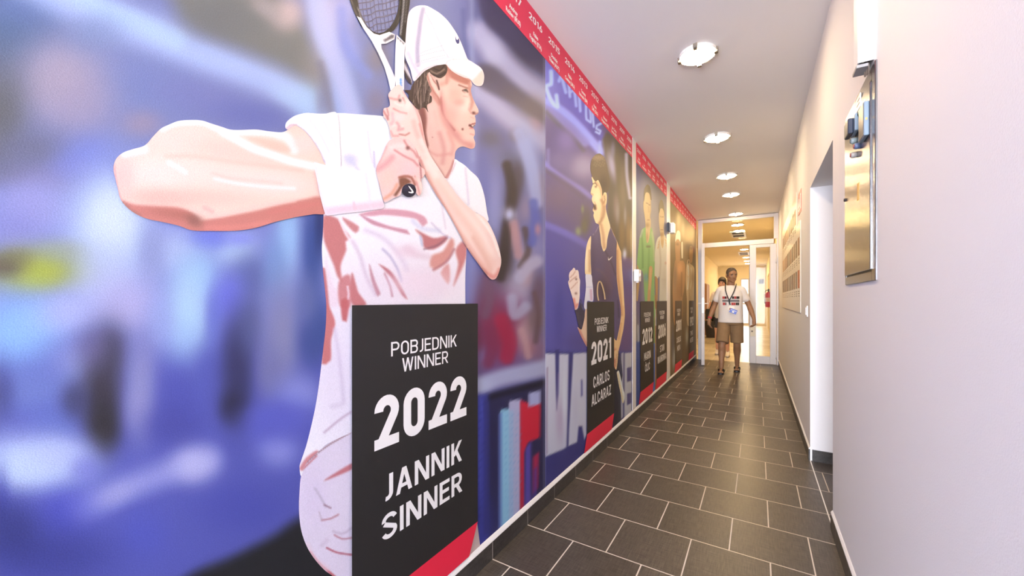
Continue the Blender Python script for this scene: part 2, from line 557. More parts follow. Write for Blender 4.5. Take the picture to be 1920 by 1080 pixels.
# main rotary switch: block with a square turning handle
sw = obj('rotary_switch', newbox(fx - 0.018, fx - 0.004, 1.965, 2.055, 1.868, 1.935, 0.004, 2), M_SLATE, door)
obj('switch_handle', newbox(fx - 0.036, fx - 0.018, 1.985, 2.062, 1.866, 1.925, 0.004, 2), M_NAVY, sw)
obj('indicator_lamp', tube(bmesh.new(), [(fx - 0.012, 1.955, 1.925), (fx - 0.003, 1.955, 1.925)], 0.007, 14), mat('green_grey_lamp', (0.10, 0.16, 0.15), 0.3), door, True)
# tall switch box
tb = obj('switch_box', newbox(fx - 0.018, fx - 0.004, 1.815, 1.900, 1.795, 1.915, 0.003, 2), M_SLATE, door)
obj('dark_face', newbox(fx - 0.0192, fx - 0.018, 1.820, 1.895, 1.798, 1.912), M_NAVY, tb)
obj('amber_mark', newbox(fx - 0.014, fx - 0.009, 1.8142, 1.815, 1.848, 1.856), mat('amber', (0.75, 0.42, 0.10), 0.4), tb)
for (y, z, m_, tip) in ((2.030, 1.848, 'grey_green', (0.30, 0.36, 0.36)), (1.965, 1.806, 'blue', (0.10, 0.14, 0.25)), (2.030, 1.792, 'steel', (0.35, 0.33, 0.31))):
    b = obj('push_button', tube(bmesh.new(), [(fx - 0.020, y, z), (fx - 0.017, y, z), (fx - 0.004, y, z)], [0.010, 0.012, 0.012], 20), mat('button_body_' + m_, tip, 0.35), door, True)
    obj('button_cap', tube(bmesh.new(), [(fx - 0.023, y, z), (fx - 0.020, y, z)], 0.008, 18), mat('button_cap_' + m_, (0.22, 0.05, 0.05) if m_ != 'grey_green' else (0.12, 0.14, 0.14), 0.35), b, True)
obj('yellow_sticker', newbox(fx - 0.0050, fx - 0.0038, 1.975, 2.005, 1.604, 1.670), mat('yellow_sticker', (0.80, 0.48, 0.12), 0.5), door)
# white trunking dropping from the ceiling to the cabinet
t = thing('cable_trunking', 'white vertical cable trunking running up from the steel cabinet', 'cable trunking', (XR, 1.83, 2.043))
bm = bmesh.new()
box(bm, XR - 0.043, XR, 1.798, 1.802, 2.045, ZC)
box(bm, XR - 0.043, XR, 1.862, 1.866, 2.045, ZC)
box(bm, XR - 0.043, XR - 0.039, 1.802, 1.862, 2.045, ZC)
obj('cover', bm, M_PLASTIC, t)
obj('shaded_underside', newbox(XR - 0.046, XR - 0.014, 1.803, 1.872, 2.030, 2.041, 0.001, 1), mat('shade_grey_plastic', (0.34, 0.33, 0.33), 0.5), t)  # underside of the white trunking, its shade put into the grey colour
bm = bmesh.new()
for k in range(3):
    tube(bm, [(XR - 0.009 - 0.003 * k, 1.83 + 0.01 * k, 2.014), (XR - 0.009 - 0.003 * k, 1.83 + 0.01 * k, 2.10)], 0.003, 6)
obj('cable', bm, mat('brown_cable', (0.18, 0.13, 0.10), 0.5), t, True)
# light switch on the far side of the doorway
t = thing('light_switch', 'white light switch on the wall beside the doorway', 'light switch', (XR, 3.915, 1.13))
obj('plate', newbox(XR - 0.009, XR, 3.872, 3.955, 1.085, 1.172, 0.003, 2), M_PLASTIC, t)
obj('rocker', newbox(XR - 0.015, XR - 0.009, 3.890, 3.937, 1.098, 1.159, 0.003, 2), M_PLASTIC, t)
# red fire sign
t = thing('fire_sign', 'red and white fire sign high on the wall above the photo board', 'sign', (XR, 4.55, 2.03))
M_SIGNRED = mat('sign_red', (0.62, 0.05, 0.05), 0.4)
obj('plate', newbox(XR - 0.003, XR, 4.412, 4.689, 2.030, 2.235), M_SIGNRED, t)
bm = bmesh.new()
box(bm, XR - 0.0038, XR - 0.003, 4.44, 4.50, 2.06, 2.20)
box(bm, XR - 0.0038, XR - 0.003, 4.53, 4.66, 2.06, 2.075)
box(bm, XR - 0.0038, XR - 0.003, 4.60, 4.64, 2.09, 2.18)
prism(bm, [(4.53, 2.19), (4.58, 2.10), (4.55, 2.09)], lambda p: (XR - 0.0038, p[0], p[1]), lambda p: (XR - 0.003, p[0], p[1]))
obj('pictogram', bm, M_PLASTIC, t)
# display board with three rows of small photographs
bd = thing('photo_board', 'pale glossy display board with three rows of small photographs', 'display board', (XR, 5.97, 1.10))
bm = bmesh.new()
box(bm, XR - 0.0065, XR - 0.0005, 4.45, 7.55, 1.10, 1.95, 0.001, 1)
box(bm, XR - 0.0065, XR - 0.0005, 4.86, 7.55, 1.9501, 2.30, 0.001, 1)
obj('board', bm, mat('glossy_cream_board', (0.74, 0.68, 0.58), 0.34, spec=0.35), bd)
tones = [(0.30, 0.17, 0.08), (0.42, 0.25, 0.13), (0.22, 0.14, 0.08), (0.52, 0.33, 0.18), (0.36, 0.18, 0.09), (0.26, 0.20, 0.14)]
PM = [mat('small_photo_print', c, 0.45, spec=0.25, noise=0.5, nscale=25) for c in tones]
PM.append(mat('small_photo_print', (0.55, 0.16, 0.06), 0.45, spec=0.25, noise=0.4, nscale=25))
M_INK = mat('caption_ink', (0.36, 0.30, 0.24), 0.6)
rng = random.Random(4)
for row, (za, zb, n, a) in enumerate(((1.99, 2.15, 9, 4.95), (1.64, 1.81, 11, 4.53), (1.33, 1.50, 11, 4.53))):
    step = (7.42 - a) / n
    for k in range(n):
        y = a + k * step
        m_ = PM[6] if (row == 2 and k == 0) else PM[rng.randrange(6)]
        obj('photo', newbox(XR - 0.0085, XR - 0.0063, y, y + step * 0.60, za, zb), m_, bd)
    bm = bmesh.new()
    for k in range(n):
        y = a + k * step
        for l in range(3):
            box(bm, XR - 0.0073, XR - 0.0064, y, y + step * rng.uniform(0.3, 0.58), za - 0.035 - 0.022 * l, za - 0.025 - 0.022 * l)
    obj('caption_lettering', bm, M_INK, bd)

# ------------------------------------------------------------------ left wall: boxes on the white cover strips
t = thing('call_button_box', 'small white button box on the white strip beside the green shirt', 'button box', (XL + 0.012, 4.04, 1.41))
obj('body', newbox(XL + 0.012, XL + 0.062, 3.990, 4.085, 1.405, 1.525, 0.006, 2), M_PLASTIC, t)
obj('button', tube(bmesh.new(), [(XL + 0.062, 4.036, 1.468), (XL + 0.069, 4.036, 1.468)], 0.018, 20), M_PLASTIC, t, True)
obj('cable_gland', tube(bmesh.new(), [(XL + 0.036, 4.038, 1.392), (XL + 0.036, 4.038, 1.406)], 0.014, 14), M_PLASTIC, t, True)
t = thing('motion_sensor', 'white motion sensor with dark block on the second white strip', 'sensor', (XL + 0.012, 5.86, 2.20))
obj('body', newbox(XL + 0.012, XL + 0.085, 5.795, 5.925, 2.15, 2.295, 0.012, 3), M_PLASTIC, t)
obj('dark_block', newbox(XL + 0.013, XL + 0.040, 5.700, 5.797, 2.16, 2.285, 0.003, 1), M_NAVY, t)  # dark box against the near side of the sensor body

# ------------------------------------------------------------------ things in the hall
ey, ex = 13.6, HR - 0.085
t = thing('fire_extinguisher', 'red fire extinguisher hanging on the hall wall behind the side pane', 'fire extinguisher', (ex, ey, 1.0))
M_RED = mat('extinguisher_red', (0.55, 0.020, 0.035), 0.3)
Me = Matrix.Translation((ex, ey, 1.0))
obj('cylinder', lathe(bmesh.new(), [(0.072, 0.0), (0.08, 0.012), (0.08, 0.36), (0.070, 0.40), (0.042, 0.435), (0.025, 0.45)], 28, Me), M_RED, t, True)
bm = bmesh.new()
lathe(bm, [(0.018, 0.45), (0.018, 0.49), (0.026, 0.495), (0.026, 0.515)], 16, Me)
box(bm, ex - 0.014, ex + 0.014, ey - 0.11, ey + 0.02, 1.515, 1.535, 0.003, 1)
box(bm, ex - 0.012, ex + 0.012, ey - 0.10, ey + 0.0, 1.485, 1.498, 0.003, 1)
obj('valve', bm, M_BLACK, t)
obj('hose', tube(bmesh.new(), [(ex, ey - 0.02, 1.50), (ex - 0.07, ey - 0.03, 1.49), (ex - 0.10, ey - 0.04, 1.40), (ex - 0.095, ey - 0.04, 1.22), (ex - 0.088, ey - 0.04, 1.10)], 0.011, 10), M_BLACK, t, True)
obj('wall_bracket', newbox(ex + 0.06, HR, ey - 0.03, ey + 0.03, 1.28, 1.34), M_ALU, t)
obj('label_band', lathe(bmesh.new(), [(0.0808, 0.16), (0.0808, 0.28)], 28, Me, caps=False), mat('label_paper', (0.75, 0.55, 0.52), 0.5), t, True)
# plant in a black square pot
px_, py_ = -1.262, 14.2
t = thing('potted_plant', 'dark leafy plant in a tall black tapered pot by the hall wall', 'potted plant', (px_, py_, 0))
bm = bmesh.new()
def ring4(h, z, q=0.03):
    pts = []
    for (sx, sy) in ((1, 1), (-1, 1), (-1, -1), (1, -1)):
        for (u, v) in (((1, 0), (0, 0)), ) :
            pts.append((px_ + sx * h, py_ + sy * h, z))
    return [bm.verts.new(p) for p in pts]
r_ = [ring4(0.135, 0.0), ring4(0.185, 0.50), ring4(0.195, 0.50), ring4(0.195, 0.535), ring4(0.170, 0.535), ring4(0.165, 0.47)]
for a, b in zip(r_, r_[1:]):
    for i in range(4):
        bm.faces.new((a[i], a[(i + 1) % 4], b[(i + 1) % 4], b[i]))
bm.faces.new(r_[0]); bm.faces.new(r_[-1])
obj('pot', bm, mat('black_pot', (0.018, 0.014, 0.012), 0.45), t)
obj('soil', newbox(px_ - 0.164, px_ + 0.164, py_ - 0.164, py_ + 0.164, 0.46, 0.49), mat('potting_soil', (0.03, 0.02, 0.015), 0.9), t)
bm = bmesh.new()
rng = random.Random(3)
for k in range(46):
    a = rng.uniform(0, 2 * math.pi); ln = rng.uniform(0.26, 0.44); lift = rng.uniform(0.12, 0.62); wd = rng.uniform(0.018, 0.032)
    d = Vector((math.cos(a), math.sin(a), 0)); sd = Vector((-d.y, d.x, 0))
    base = Vector((px_, py_, 0.50)) + d * rng.uniform(0, 0.06)
    rows = []
    for i in range(7):
        u = i / 6
        p = base + d * (ln * 0.75 * u) + Vector((0, 0, lift * 1.6 * u - lift * 1.35 * u * u + 0.12 * u))
        w = wd * math.sin(math.pi * (0.12 + 0.86 * u)) + 0.001
        rows.append((bm.verts.new(p - sd * w + Vector((0, 0, 0.006))), bm.verts.new(p), bm.verts.new(p + sd * w + Vector((0, 0, 0.006)))))
    for A, B in zip(rows, rows[1:]):
        bm.faces.new((A[0], A[1], B[1], B[0])); bm.faces.new((A[1], A[2], B[2], B[1]))
lf = obj('leaves', bm, mat('dark_leaf', (0.035, 0.045, 0.018), 0.4, noise=0.4, nscale=20), t, True)
# wooden cupboard on the left of the hall
t = thing('wooden_cupboard', 'brown wooden cupboard standing at the hall wall behind the plant', 'cupboard', (HL + 0.1, 15.5, 0))
M_WOOD = mat('brown_wood', (0.36, 0.19, 0.085), 0.45, noise=0.3, nscale=12, stretch=(1, 1, 8))
obj('carcass', newbox(HL + 0.003, HL + 0.12, 15.0, 16.0, 0, 1.78, 0.004, 1), M_WOOD, t)
for a in (15.02, 15.51):
    dd = obj('door', newbox(HL + 0.121, HL + 0.140, a, a + 0.47, 0.06, 1.75, 0.003, 1), M_WOOD, t)
    ky = a + (0.43 if a < 15.3 else 0.04)
    obj('knob', tube(bmesh.new(), [(HL + 0.14, ky, 0.95), (HL + 0.165, ky, 0.95)], 0.012, 12), M_ALU, dd, True)
# small screen on the end wall beside the bright exit
t = thing('wall_screen', 'small dark screen high on the end wall beside the bright exit', 'screen', (0.13, YH, 2.0))
obj('casing', newbox(0.05, 0.26, YH - 0.06, YH, 1.96, 2.20, 0.006, 2), mat('screen_casing', (0.12, 0.12, 0.13), 0.4), t)
obj('display', newbox(0.065, 0.245, YH - 0.062, YH - 0.06, 1.98, 2.18), M_BLACK, t)
# glazed exit doors at the end of the hall
D2 = thing('door_2', None, None, (-0.34, YH, 0), kind='structure')
bm = bmesh.new()
for a, b in ((GX0, GX0 + 0.05), (GX1 - 0.05, GX1), (-0.37, -0.31)):
    box(bm, a, b, YH + 0.02, YH + 0.08, 0, GZ)
for a, b in ((0, 0.09), (1.0, 1.06), (GZ - 0.06, GZ)):
    box(bm, GX0 + 0.05, GX1 - 0.05, YH + 0.025, YH + 0.075, a, b)
obj('frame', bm, M_PVC, D2)
obj('pane', newbox(GX0 + 0.05, GX1 - 0.05, YH + 0.046, YH + 0.054, 0.09, GZ - 0.06), M_GLASS, D2)

# ------------------------------------------------------------------ people
def solid(name, bm, mt, parent, voxel, smooth_it=6, tint=None):
    """melts overlapping volumes into one continuous skin"""
    me = bpy.data.meshes.new('tmp')
    bm.to_mesh(me); bm.free()
    tmp = bpy.data.objects.new('tmp', me)
    COL.objects.link(tmp)
    rm = tmp.modifiers.new('r', 'REMESH'); rm.mode = 'VOXEL'; rm.voxel_size = voxel
    sm = tmp.modifiers.new('s', 'SMOOTH'); sm.factor = 0.5; sm.iterations = smooth_it
    dg = bpy.context.evaluated_depsgraph_get()
    out = bpy.data.meshes.new_from_object(tmp.evaluated_get(dg))
    bpy.data.objects.remove(tmp); bpy.data.meshes.remove(me)
    out.name = name
    out.transform(Matrix.Translation(-ORIGIN[parent.name]))
    out.materials.clear(); out.materials.append(mt)
    for p in out.polygons: p.use_smooth = True
    o = bpy.data.objects.new(name, out)
    link(o); o.parent = parent
    ORIGIN[o.name] = ORIGIN[parent.name].copy()
    return o

def ell(bm, c, r, M0=None, rot=None, seg=16):
    M = Matrix.Translation(c)
    if rot is not None: M = M @ rot
    M = M @ Matrix.Diagonal((r[0], r[1], r[2], 1))
    if M0 is not None: M = M0 @ M
    bmesh.ops.create_uvsphere(bm, u_segments=seg, v_segments=seg // 2 + 2, radius=1.0, matrix=M)

def limb(bm, pts, rs, M0, seg=14, sub=4):
    P = [Vector(p) for p in pts]
    Q, Rr = [], []
    for i in range(len(P) - 1):
        p0, p1, p2, p3 = P[max(i - 1, 0)], P[i], P[i + 1], P[min(i + 2, len(P) - 1)]
        for s in range(sub):
            t = s / sub
            Q.append(0.5 * ((2 * p1) + (p2 - p0) * t + (2 * p0 - 5 * p1 + 4 * p2 - p3) * t * t + (3 * p1 - p0 - 3 * p2 + p3) * t ** 3))
            Rr.append(rs[i] + (rs[i + 1] - rs[i]) * (3 * t * t - 2 * t ** 3))
    Q.append(P[-1]); Rr.append(rs[-1])
    tube(bm, [M0 @ q for q in Q], Rr, seg)
    ell(bm, Q[0], (Rr[0],) * 3, M0, seg=12); ell(bm, Q[-1], (Rr[-1],) * 3, M0, seg=12)

def loft(bm, secs, M0, seg=28, close=True, power=2.4):
    """stack of superellipse sections (cx, cy, z, rx, ry)"""
    rings = []
    for cx, cy, z, rx, ry in secs:
        ring = []
        for i in range(seg):
            a = 2 * math.pi * i / seg
            ca, sa = math.cos(a), math.sin(a)
            e = 2 / power
            ring.append(bm.verts.new(M0 @ Vector((cx + rx * math.copysign(abs(ca) ** e, ca), cy + ry * math.copysign(abs(sa) ** e, sa), z))))
        rings.append(ring)
    for a, b in zip(rings, rings[1:]):
        for i in range(seg):
            j = (i + 1) % seg
            bm.faces.new((a[i], a[j], b[j], b[i]))
    if close:
        bm.faces.new(rings[0][::-1]); bm.faces.new(rings[-1])

def hand(bm, M0, wrist, down, palm_n, thumb_side, curl, scale=1.0):
    """palm, five bent fingers; down: direction of the fingers, palm_n: way the palm faces"""
    d = Vector(down).normalized(); n = Vector(palm_n).normalized(); n = (n - d * n.dot(d)).normalized()
    s = d.cross(n).normalized() * thumb_side
    w = Vector(wrist)
    k = scale
    limb(bm, [w, w + d * 0.045 * k, w + d * 0.085 * k], [0.026 * k, 0.030 * k, 0.028 * k], M0, 10, 2)
    for off in (-0.020, 0.020):
        limb(bm, [w + d * 0.03 * k + s * off * k, w + d * 0.092 * k + s * off * 1.15 * k], [0.017 * k, 0.015 * k], M0, 8, 2)
    for i, (off, ln) in enumerate(((0.031, 0.074), (0.011, 0.083), (-0.009, 0.077), (-0.028, 0.062))):
        p = w + d * (0.090 - 0.006 * abs(i - 1.2)) * k + s * off * k
        a = curl
        pts, rad, cur = [p], [0.0092 * k], d.copy()
        for j, f in enumerate((0.45, 0.32, 0.23)):
            cur = (cur * math.cos(a) + n * math.sin(a)).normalized()
            nn = (n * math.cos(a) - d * math.sin(a)).normalized()
            p = p + cur * ln * f * k
            pts.append(p); rad.append((0.0086 - 0.0008 * j) * k)
            a = curl * (1 + 0.7 * (j + 1))
            cur = (d * math.cos(a) + n * math.sin(a)).normalized()
        limb(bm, pts, rad, M0, 8, 2)
    q = w + d * 0.028 * k + s * 0.026 * k
    limb(bm, [q, q + (s * 0.6 + d * 0.7 + n * 0.25).normalized() * 0.036 * k, q + (s * 0.5 + d * 0.8 + n * 0.35).normalized() * 0.070 * k], [0.0125 * k, 0.0105 * k, 0.0085 * k], M0, 8, 2)

def head_shape(bm, MH, k=1.0):
    """head in its own frame: face towards -Y, centre at eye height"""
    ell(bm, (0, 0.012, 0.028), (0.076, 0.098, 0.098), MH, seg=22)
    ell(bm, (0, -0.030, -0.020), (0.062, 0.064, 0.088), MH, seg=18)
    ell(bm, (0, -0.048, -0.082), (0.040, 0.038, 0.034), MH, seg=14)          # jaw and chin
    ell(bm, (0, -0.078, -0.098), (0.020, 0.015, 0.016), MH, seg=10)
    for s in (-1, 1):
        ell(bm, (s * 0.046, -0.010, -0.062), (0.022, 0.048, 0.036), MH, seg=12)
        ell(bm, (s * 0.036, -0.068, -0.022), (0.024, 0.018, 0.020), MH, seg=12)  # cheekbones
        ell(bm, (s * 0.030, -0.084, 0.024), (0.024, 0.009, 0.0075), MH, seg=10)  # brows
        ell(bm, (s * 0.079, 0.012, -0.008), (0.010, 0.020, 0.032), MH, Matrix.Rotation(R(12), 4, 'X'), 12)  # ears
    limb(bm, [(0, -0.086, 0.014), (0, -0.100, -0.018), (0, -0.107, -0.034)], [0.008, 0.010, 0.0125], MH, 10, 3)   # nose
    for s in (-1, 1): ell(bm, (s * 0.011, -0.096, -0.038), (0.008, 0.009, 0.007), MH, seg=8)
    ell(bm, (0, -0.090, -0.062), (0.022, 0.009, 0.0055), MH, seg=10)
    ell(bm, (0, -0.088, -0.072), (0.020, 0.010, 0.0065), MH, seg=10)

def face_details(MH, parent, skin_dark, hair):
    for s in (-1, 1):
        bm = bmesh.new(); ell(bm, (s * 0.030, -0.0815, 0.004), (0.0115, 0.007, 0.0058), MH, seg=12)
        e = obj('eye', bm, M_EYEW, parent, True)
        bm = bmesh.new(); ell(bm, (s * 0.030, -0.0885, 0.004), (0.0055, 0.002, 0.0055), MH, seg=10)
        obj('iris', bm, M_BLACK, e, True)
        bm = bmesh.new(); limb(bm, [(s * 0.013, -0.0925, 0.022), (s * 0.032, -0.0935, 0.027), (s * 0.051, -0.082, 0.020)], [0.0035, 0.0042, 0.002], MH, 8, 3)
        obj('eyebrow', bm, hair, parent, True)
    bm = bmesh.new(); limb(bm, [(-0.022, -0.0925, -0.068), (0, -0.0985, -0.066), (0.022, -0.0925, -0.068)], [0.0012, 0.0024, 0.0012], MH, 6, 3)
    obj('mouth', bm, mat('lips', (0.16, 0.045, 0.035), 0.5), parent, True)

M_EYEW = mat('eye_white', (0.30, 0.26, 0.23), 0.3)
M_SKIN = mat('tanned_skin', (0.31, 0.160, 0.085), 0.5, noise=0.12, nscale=12)
M_SKIN2 = mat('warm_skin', (0.50, 0.26, 0.17), 0.5, noise=0.10, nscale=12)
M_HAIR = mat('short_greying_hair', (0.085, 0.062, 0.046), 0.8, noise=0.6, nscale=160, bump=0.6, bscale=220)
M_HAIR2 = mat('dark_hair', (0.022, 0.015, 0.012), 0.7, noise=0.5, nscale=90, bump=0.6, bscale=120)
M_TEE = mat('white_cotton', (0.74, 0.70, 0.68), 0.85, bump=0.15, bscale=60)
M_KHAKI = mat('khaki_cotton', (0.25, 0.155, 0.078), 0.85, noise=0.18, nscale=14, bump=0.2, bscale=50)
M_RUBBER = mat('black_rubber', (0.012, 0.011, 0.011), 0.5)

# --- man walking towards the camera
po = (-0.385, 7.57, 0.0)
man = thing('person', 'man in white printed t-shirt and khaki shorts walking towards the camera in flip-flops', 'person', po)
MB_ = Matrix.Translation(po)
Lf, Rf = (-0.125, -0.205, 0.0), (0.085, 0.165, 0.0)       # feet (viewer's left, viewer's right)
knL, knR = (-0.115, -0.155, 0.475), (0.095, 0.040, 0.475)
anL, anR = (-0.125, -0.165, 0.095), (0.090, 0.205, 0.100)
hpL, hpR = (-0.085, 0.010, 0.88), (0.085, 0.015, 0.88)
shL, shR = (-0.152, 0.015, 1.395), (0.160, 0.015, 1.395)
elL, elR = (-0.246, 0.050, 1.115), (0.268, 0.045, 1.125)
wrL, wrR = (-0.318, -0.030, 0.885), (0.340, -0.030, 0.905)
MHD = MB_ @ Matrix.Translation((0.018, -0.015, 1.632)) @ Matrix.Rotation(R(24), 4, 'Z') @ Matrix.Rotation(R(6), 4, 'X')
bm = bmesh.new()
head_shape(bm, MHD)
limb(bm, [(0.0, 0.030, 1.38), (0.004, 0.020, 1.47), (0.012, 0.000, 1.57)], [0.075, 0.060, 0.058], MB_)
loft(bm, [(0, 0.01, 0.86, 0.150, 0.105), (0, 0.01, 0.98, 0.165, 0.120), (0, 0.0, 1.12, 0.160, 0.120), (0, 0.005, 1.28, 0.162, 0.115), (0, 0.012, 1.38, 0.150, 0.090), (0, 0.02, 1.44, 0.085, 0.065)], MB_)
for sh, el, wr in ((shL, elL, wrL), (shR, elR, wrR)):
    s_, e_, w_ = Vector(sh), Vector(el), Vector(wr)
    limb(bm, [s_, s_.lerp(e_, 0.45), e_, e_.lerp(w_, 0.30), w_], [0.050, 0.049, 0.041, 0.043, 0.028], MB_)
for hp, kn, an, ft in ((hpL, knL, anL, Lf), (hpR, knR, anR, Rf)):
    h_, k_, a_, f_ = Vector(hp), Vector(kn), Vector(an), Vector(ft)
    limb(bm, [h_, h_.lerp(k_, 0.5), k_, k_.lerp(a_, 0.30) + Vector((0, 0.018, 0)), k_.lerp(a_, 0.70), a_], [0.095, 0.078, 0.055, 0.058, 0.041, 0.034], MB_)
    limb(bm, [a_, a_ + Vector((0, 0.022, -0.058))], [0.034, 0.028], MB_, 10, 2)
    limb(bm, [a_ + Vector((0, 0.012, -0.060)), a_ + Vector((-0.002, -0.070, -0.050)), a_ + Vector((-0.004, -0.125, -0.062))], [0.028, 0.030, 0.022], MB_, 10, 3)
    for q in range(5):
        x_ = -0.032 + 0.0155 * q
        if hp is hpR: x_ = -x_
        big = 0.0125 if q == 4 else 0.0085
        limb(bm, [a_ + Vector((x_ * 0.8, -0.120, -0.064)), a_ + Vector((x_, -0.158 + 0.006 * (4 - q), -0.068))], [big + 0.002, big], MB_, 8, 2)
hand(bm, MB_, wrL, (-0.03, -0.12, -1), (1, 0.1, 0), -1, 0.30)
hand(bm, MB_, wrR, (0.02, -0.14, -1), (-1, 0.1, 0), 1, 0.55)
body = solid('body', bm, M_SKIN, man, 0.0058, 3)
face_details(MHD, man, M_SKIN, M_HAIR)
bm = bmesh.new()                             # close-cropped hair
ell(bm, (0, 0.016, 0.046), (0.079, 0.094, 0.087), MHD, seg=22)
ell(bm, (0, 0.060, 0.000), (0.070, 0.056, 0.070), MHD, seg=16)
for s in (-1, 1): ell(bm, (s * 0.066, -0.014, 0.022), (0.013, 0.026, 0.040), MHD, seg=12)
solid('hair', bm, M_HAIR, man, 0.005, 1)
bm = bmesh.new()                             # t-shirt
loft(bm, [(0.0, 0.005, 0.835, 0.190, 0.145), (0, 0.008, 0.90, 0.186, 0.146), (0, 0.002, 1.04, 0.182, 0.146), (0, -0.002, 1.14, 0.180, 0.143), (0, 0.003, 1.28, 0.180, 0.136), (0, 0.010, 1.37, 0.170, 0.116), (0, 0.016, 1.425, 0.128, 0.094), (0.002, 0.022, 1.462, 0.082, 0.076)], MB_, 32)
for sh, el in ((shL, elL), (shR, elR)):
    s_, e_ = Vector(sh), Vector(el)
    limb(bm, [Vector((s_.x * 0.62, s_.y, 1.398)), s_ + Vector((0, 0, -0.012)), s_.lerp(e_, 0.33), s_.lerp(e_, 0.60)], [0.060, 0.062, 0.058, 0.061], MB_, 16)
tee = solid('t_shirt', bm, M_TEE, man, 0.008, 5)
bm = bmesh.new()
loft(bm, [(0, 0.01, 0.80, 0.172, 0.128), (0, 0.01, 0.86, 0.176, 0.134), (0, 0.01, 0.93, 0.170, 0.126)], MB_, 28)
for hp, kn in ((hpL, knL), (hpR, knR)):
    h_, k_ = Vector(hp), Vector(kn)
    pts = [h_ + Vector((0, 0, -0.02)), h_.lerp(k_, 0.35), h_.lerp(k_, 0.66), h_.lerp(k_, 0.94)]
    limb(bm, pts[:3] , [0.104, 0.102, 0.100], MB_, 18)
    a_, b_ = pts[2], pts[3]
    tube(bm, [MB_ @ a_, MB_ @ a_.lerp(b_, 0.5), MB_ @ b_], [0.100, 0.099, 0.100], 20)
shorts = solid('shorts', bm, M_KHAKI, man, 0.009, 5)
def on_chest(u, z, lift=0.003):              # a point on the front of the t-shirt
    rx = 0.186; ry = 0.143 if z < 1.22 else 0.138
    e = 2.4
    y = -ry * max(0.0, 1 - (abs(u) / rx) ** e) ** (1 / e)
    return MB_ @ Vector((u, y + 0.0 - lift, z))
def chest_patch(bm, u0, u1, z0, z1, lift=0.004, n=8):
    for i in range(n):
        a, b = u0 + (u1 - u0) * i / n, u0 + (u1 - u0) * (i + 1) / n
        q = [bm.verts.new(on_chest(x, z, l)) for l in (lift, lift - 0.006) for x, z in ((a, z0), (b, z0), (b, z1), (a, z1))]
        bm.faces.new(q[:4]); bm.faces.new(q[4:][::-1])
        for k in range(4): bm.faces.new((q[k], q[4 + k], q[4 + (k + 1) % 4], q[(k + 1) % 4]))
M_PRBLACK = mat('shirt_print_black', (0.035, 0.022, 0.018), 0.8)
M_PRRED = mat('shirt_print_red', (0.42, 0.05, 0.05), 0.8)
rows = [(1.235, 1.275, [(-0.112, -0.075, 'r'), (-0.075, -0.052, 'b'), (-0.048, -0.036, 'r'), (0.030, 0.060, 'b'), (0.062, 0.090, 'r'), (0.092, 0.135, 'b')]),
        (1.205, 1.216, [(-0.112, 0.135, 'b')]), (1.188, 1.198, [(-0.112, 0.135, 'b')]),
        (1.130, 1.172, [(-0.105, -0.070, 'r'), (-0.066, -0.052, 'b'), (0.020, 0.055, 'r'), (0.057, 0.082, 'r'), (0.085, 0.108, 'b'), (0.110, 0.130, 'b')])]
bmr, bmb = bmesh.new(), bmesh.new()
for z0, z1, segs in rows:
    for a, b, c in segs: chest_patch(bmr if c == 'r' else bmb, a, b, z0, z1, 0.006, 4)
obj('chest_print', bmb, M_PRBLACK, tee, label='black print on the t-shirt'); obj('chest_print', bmr, M_PRRED, tee, label='red print on the t-shirt')
# lanyard and badge
M_LAN = mat('black_lanyard', (0.015, 0.014, 0.016), 0.6)
def strap(bm, pts, w=0.016, th=0.004):
    P = [Vector(p) for p in pts]
    rows_ = []
    for i, p in enumerate(P):
        t_ = (P[min(i + 1, len(P) - 1)] - P[max(i - 1, 0)]).normalized()
        s_ = Vector((0, -1, 0)).cross(t_); s_.normalize()
        n_ = t_.cross(s_)
        rows_.append([bm.verts.new(MB_ @ (p + s_ * a + n_ * b)) for a, b in ((-w / 2, -th / 2), (w / 2, -th / 2), (w / 2, th / 2), (-w / 2, th / 2))])
    for A, B_ in zip(rows_, rows_[1:]):
        for k in range(4): bm.faces.new((A[k], A[(k + 1) % 4], B_[(k + 1) % 4], B_[k]))
    bm.faces.new(rows_[0]); bm.faces.new(rows_[-1][::-1])
bm = bmesh.new()
strap(bm, [(-0.060, 0.050, 1.490), (-0.072, 0.000, 1.478), (-0.072, -0.075, 1.440), (-0.066, -0.128, 1.380), (-0.045, -0.147, 1.300), (-0.012, -0.156, 1.215)])
strap(bm, [(0.078, 0.050, 1.490), (0.086, 0.000, 1.478), (0.080, -0.075, 1.440), (0.066, -0.128, 1.380), (0.036, -0.147, 1.300), (-0.006, -0.156, 1.215)])
strap(bm, [(-0.012, -0.157, 1.225), (-0.006, -0.160, 1.17), (0.004, -0.161, 1.125)], 0.022)
lan = obj('lanyard', bm, M_LAN, man)
def badge(c, w, h, ang, m_, name, y=-0.163):
    M = MB_ @ Matrix.Translation((c[0], y, c[1])) @ Matrix.Rotation(R(ang), 4, 'Y')
    return obj(name, newbox(-w / 2, w / 2, -0.002, 0.002, -h / 2, h / 2, 0.0008, 1, M), m_, lan)
badge((0.018, 1.080), 0.082, 0.086, 24, mat('badge_card', (0.80, 0.76, 0.68), 0.4), 'badge_card')
badge((0.050, 1.030), 0.104, 0.070, 24, mat('badge_blue', (0.055, 0.12, 0.62), 0.4), 'badge', -0.166)
bm = bmesh.new()
M = MB_ @ Matrix.Translation((0.050, -0.1685, 1.030)) @ Matrix.Rotation(R(24), 4, 'Y')
box(bm, -0.046, 0.046, -0.0006, 0.0006, 0.010, 0.016, 0, 1, M); box(bm, -0.014, 0.016, -0.0006, 0.0006, -0.024, 0.002, 0, 1, M)
obj('badge_print', bm, mat('badge_white', (0.85, 0.83, 0.80), 0.4), lan)
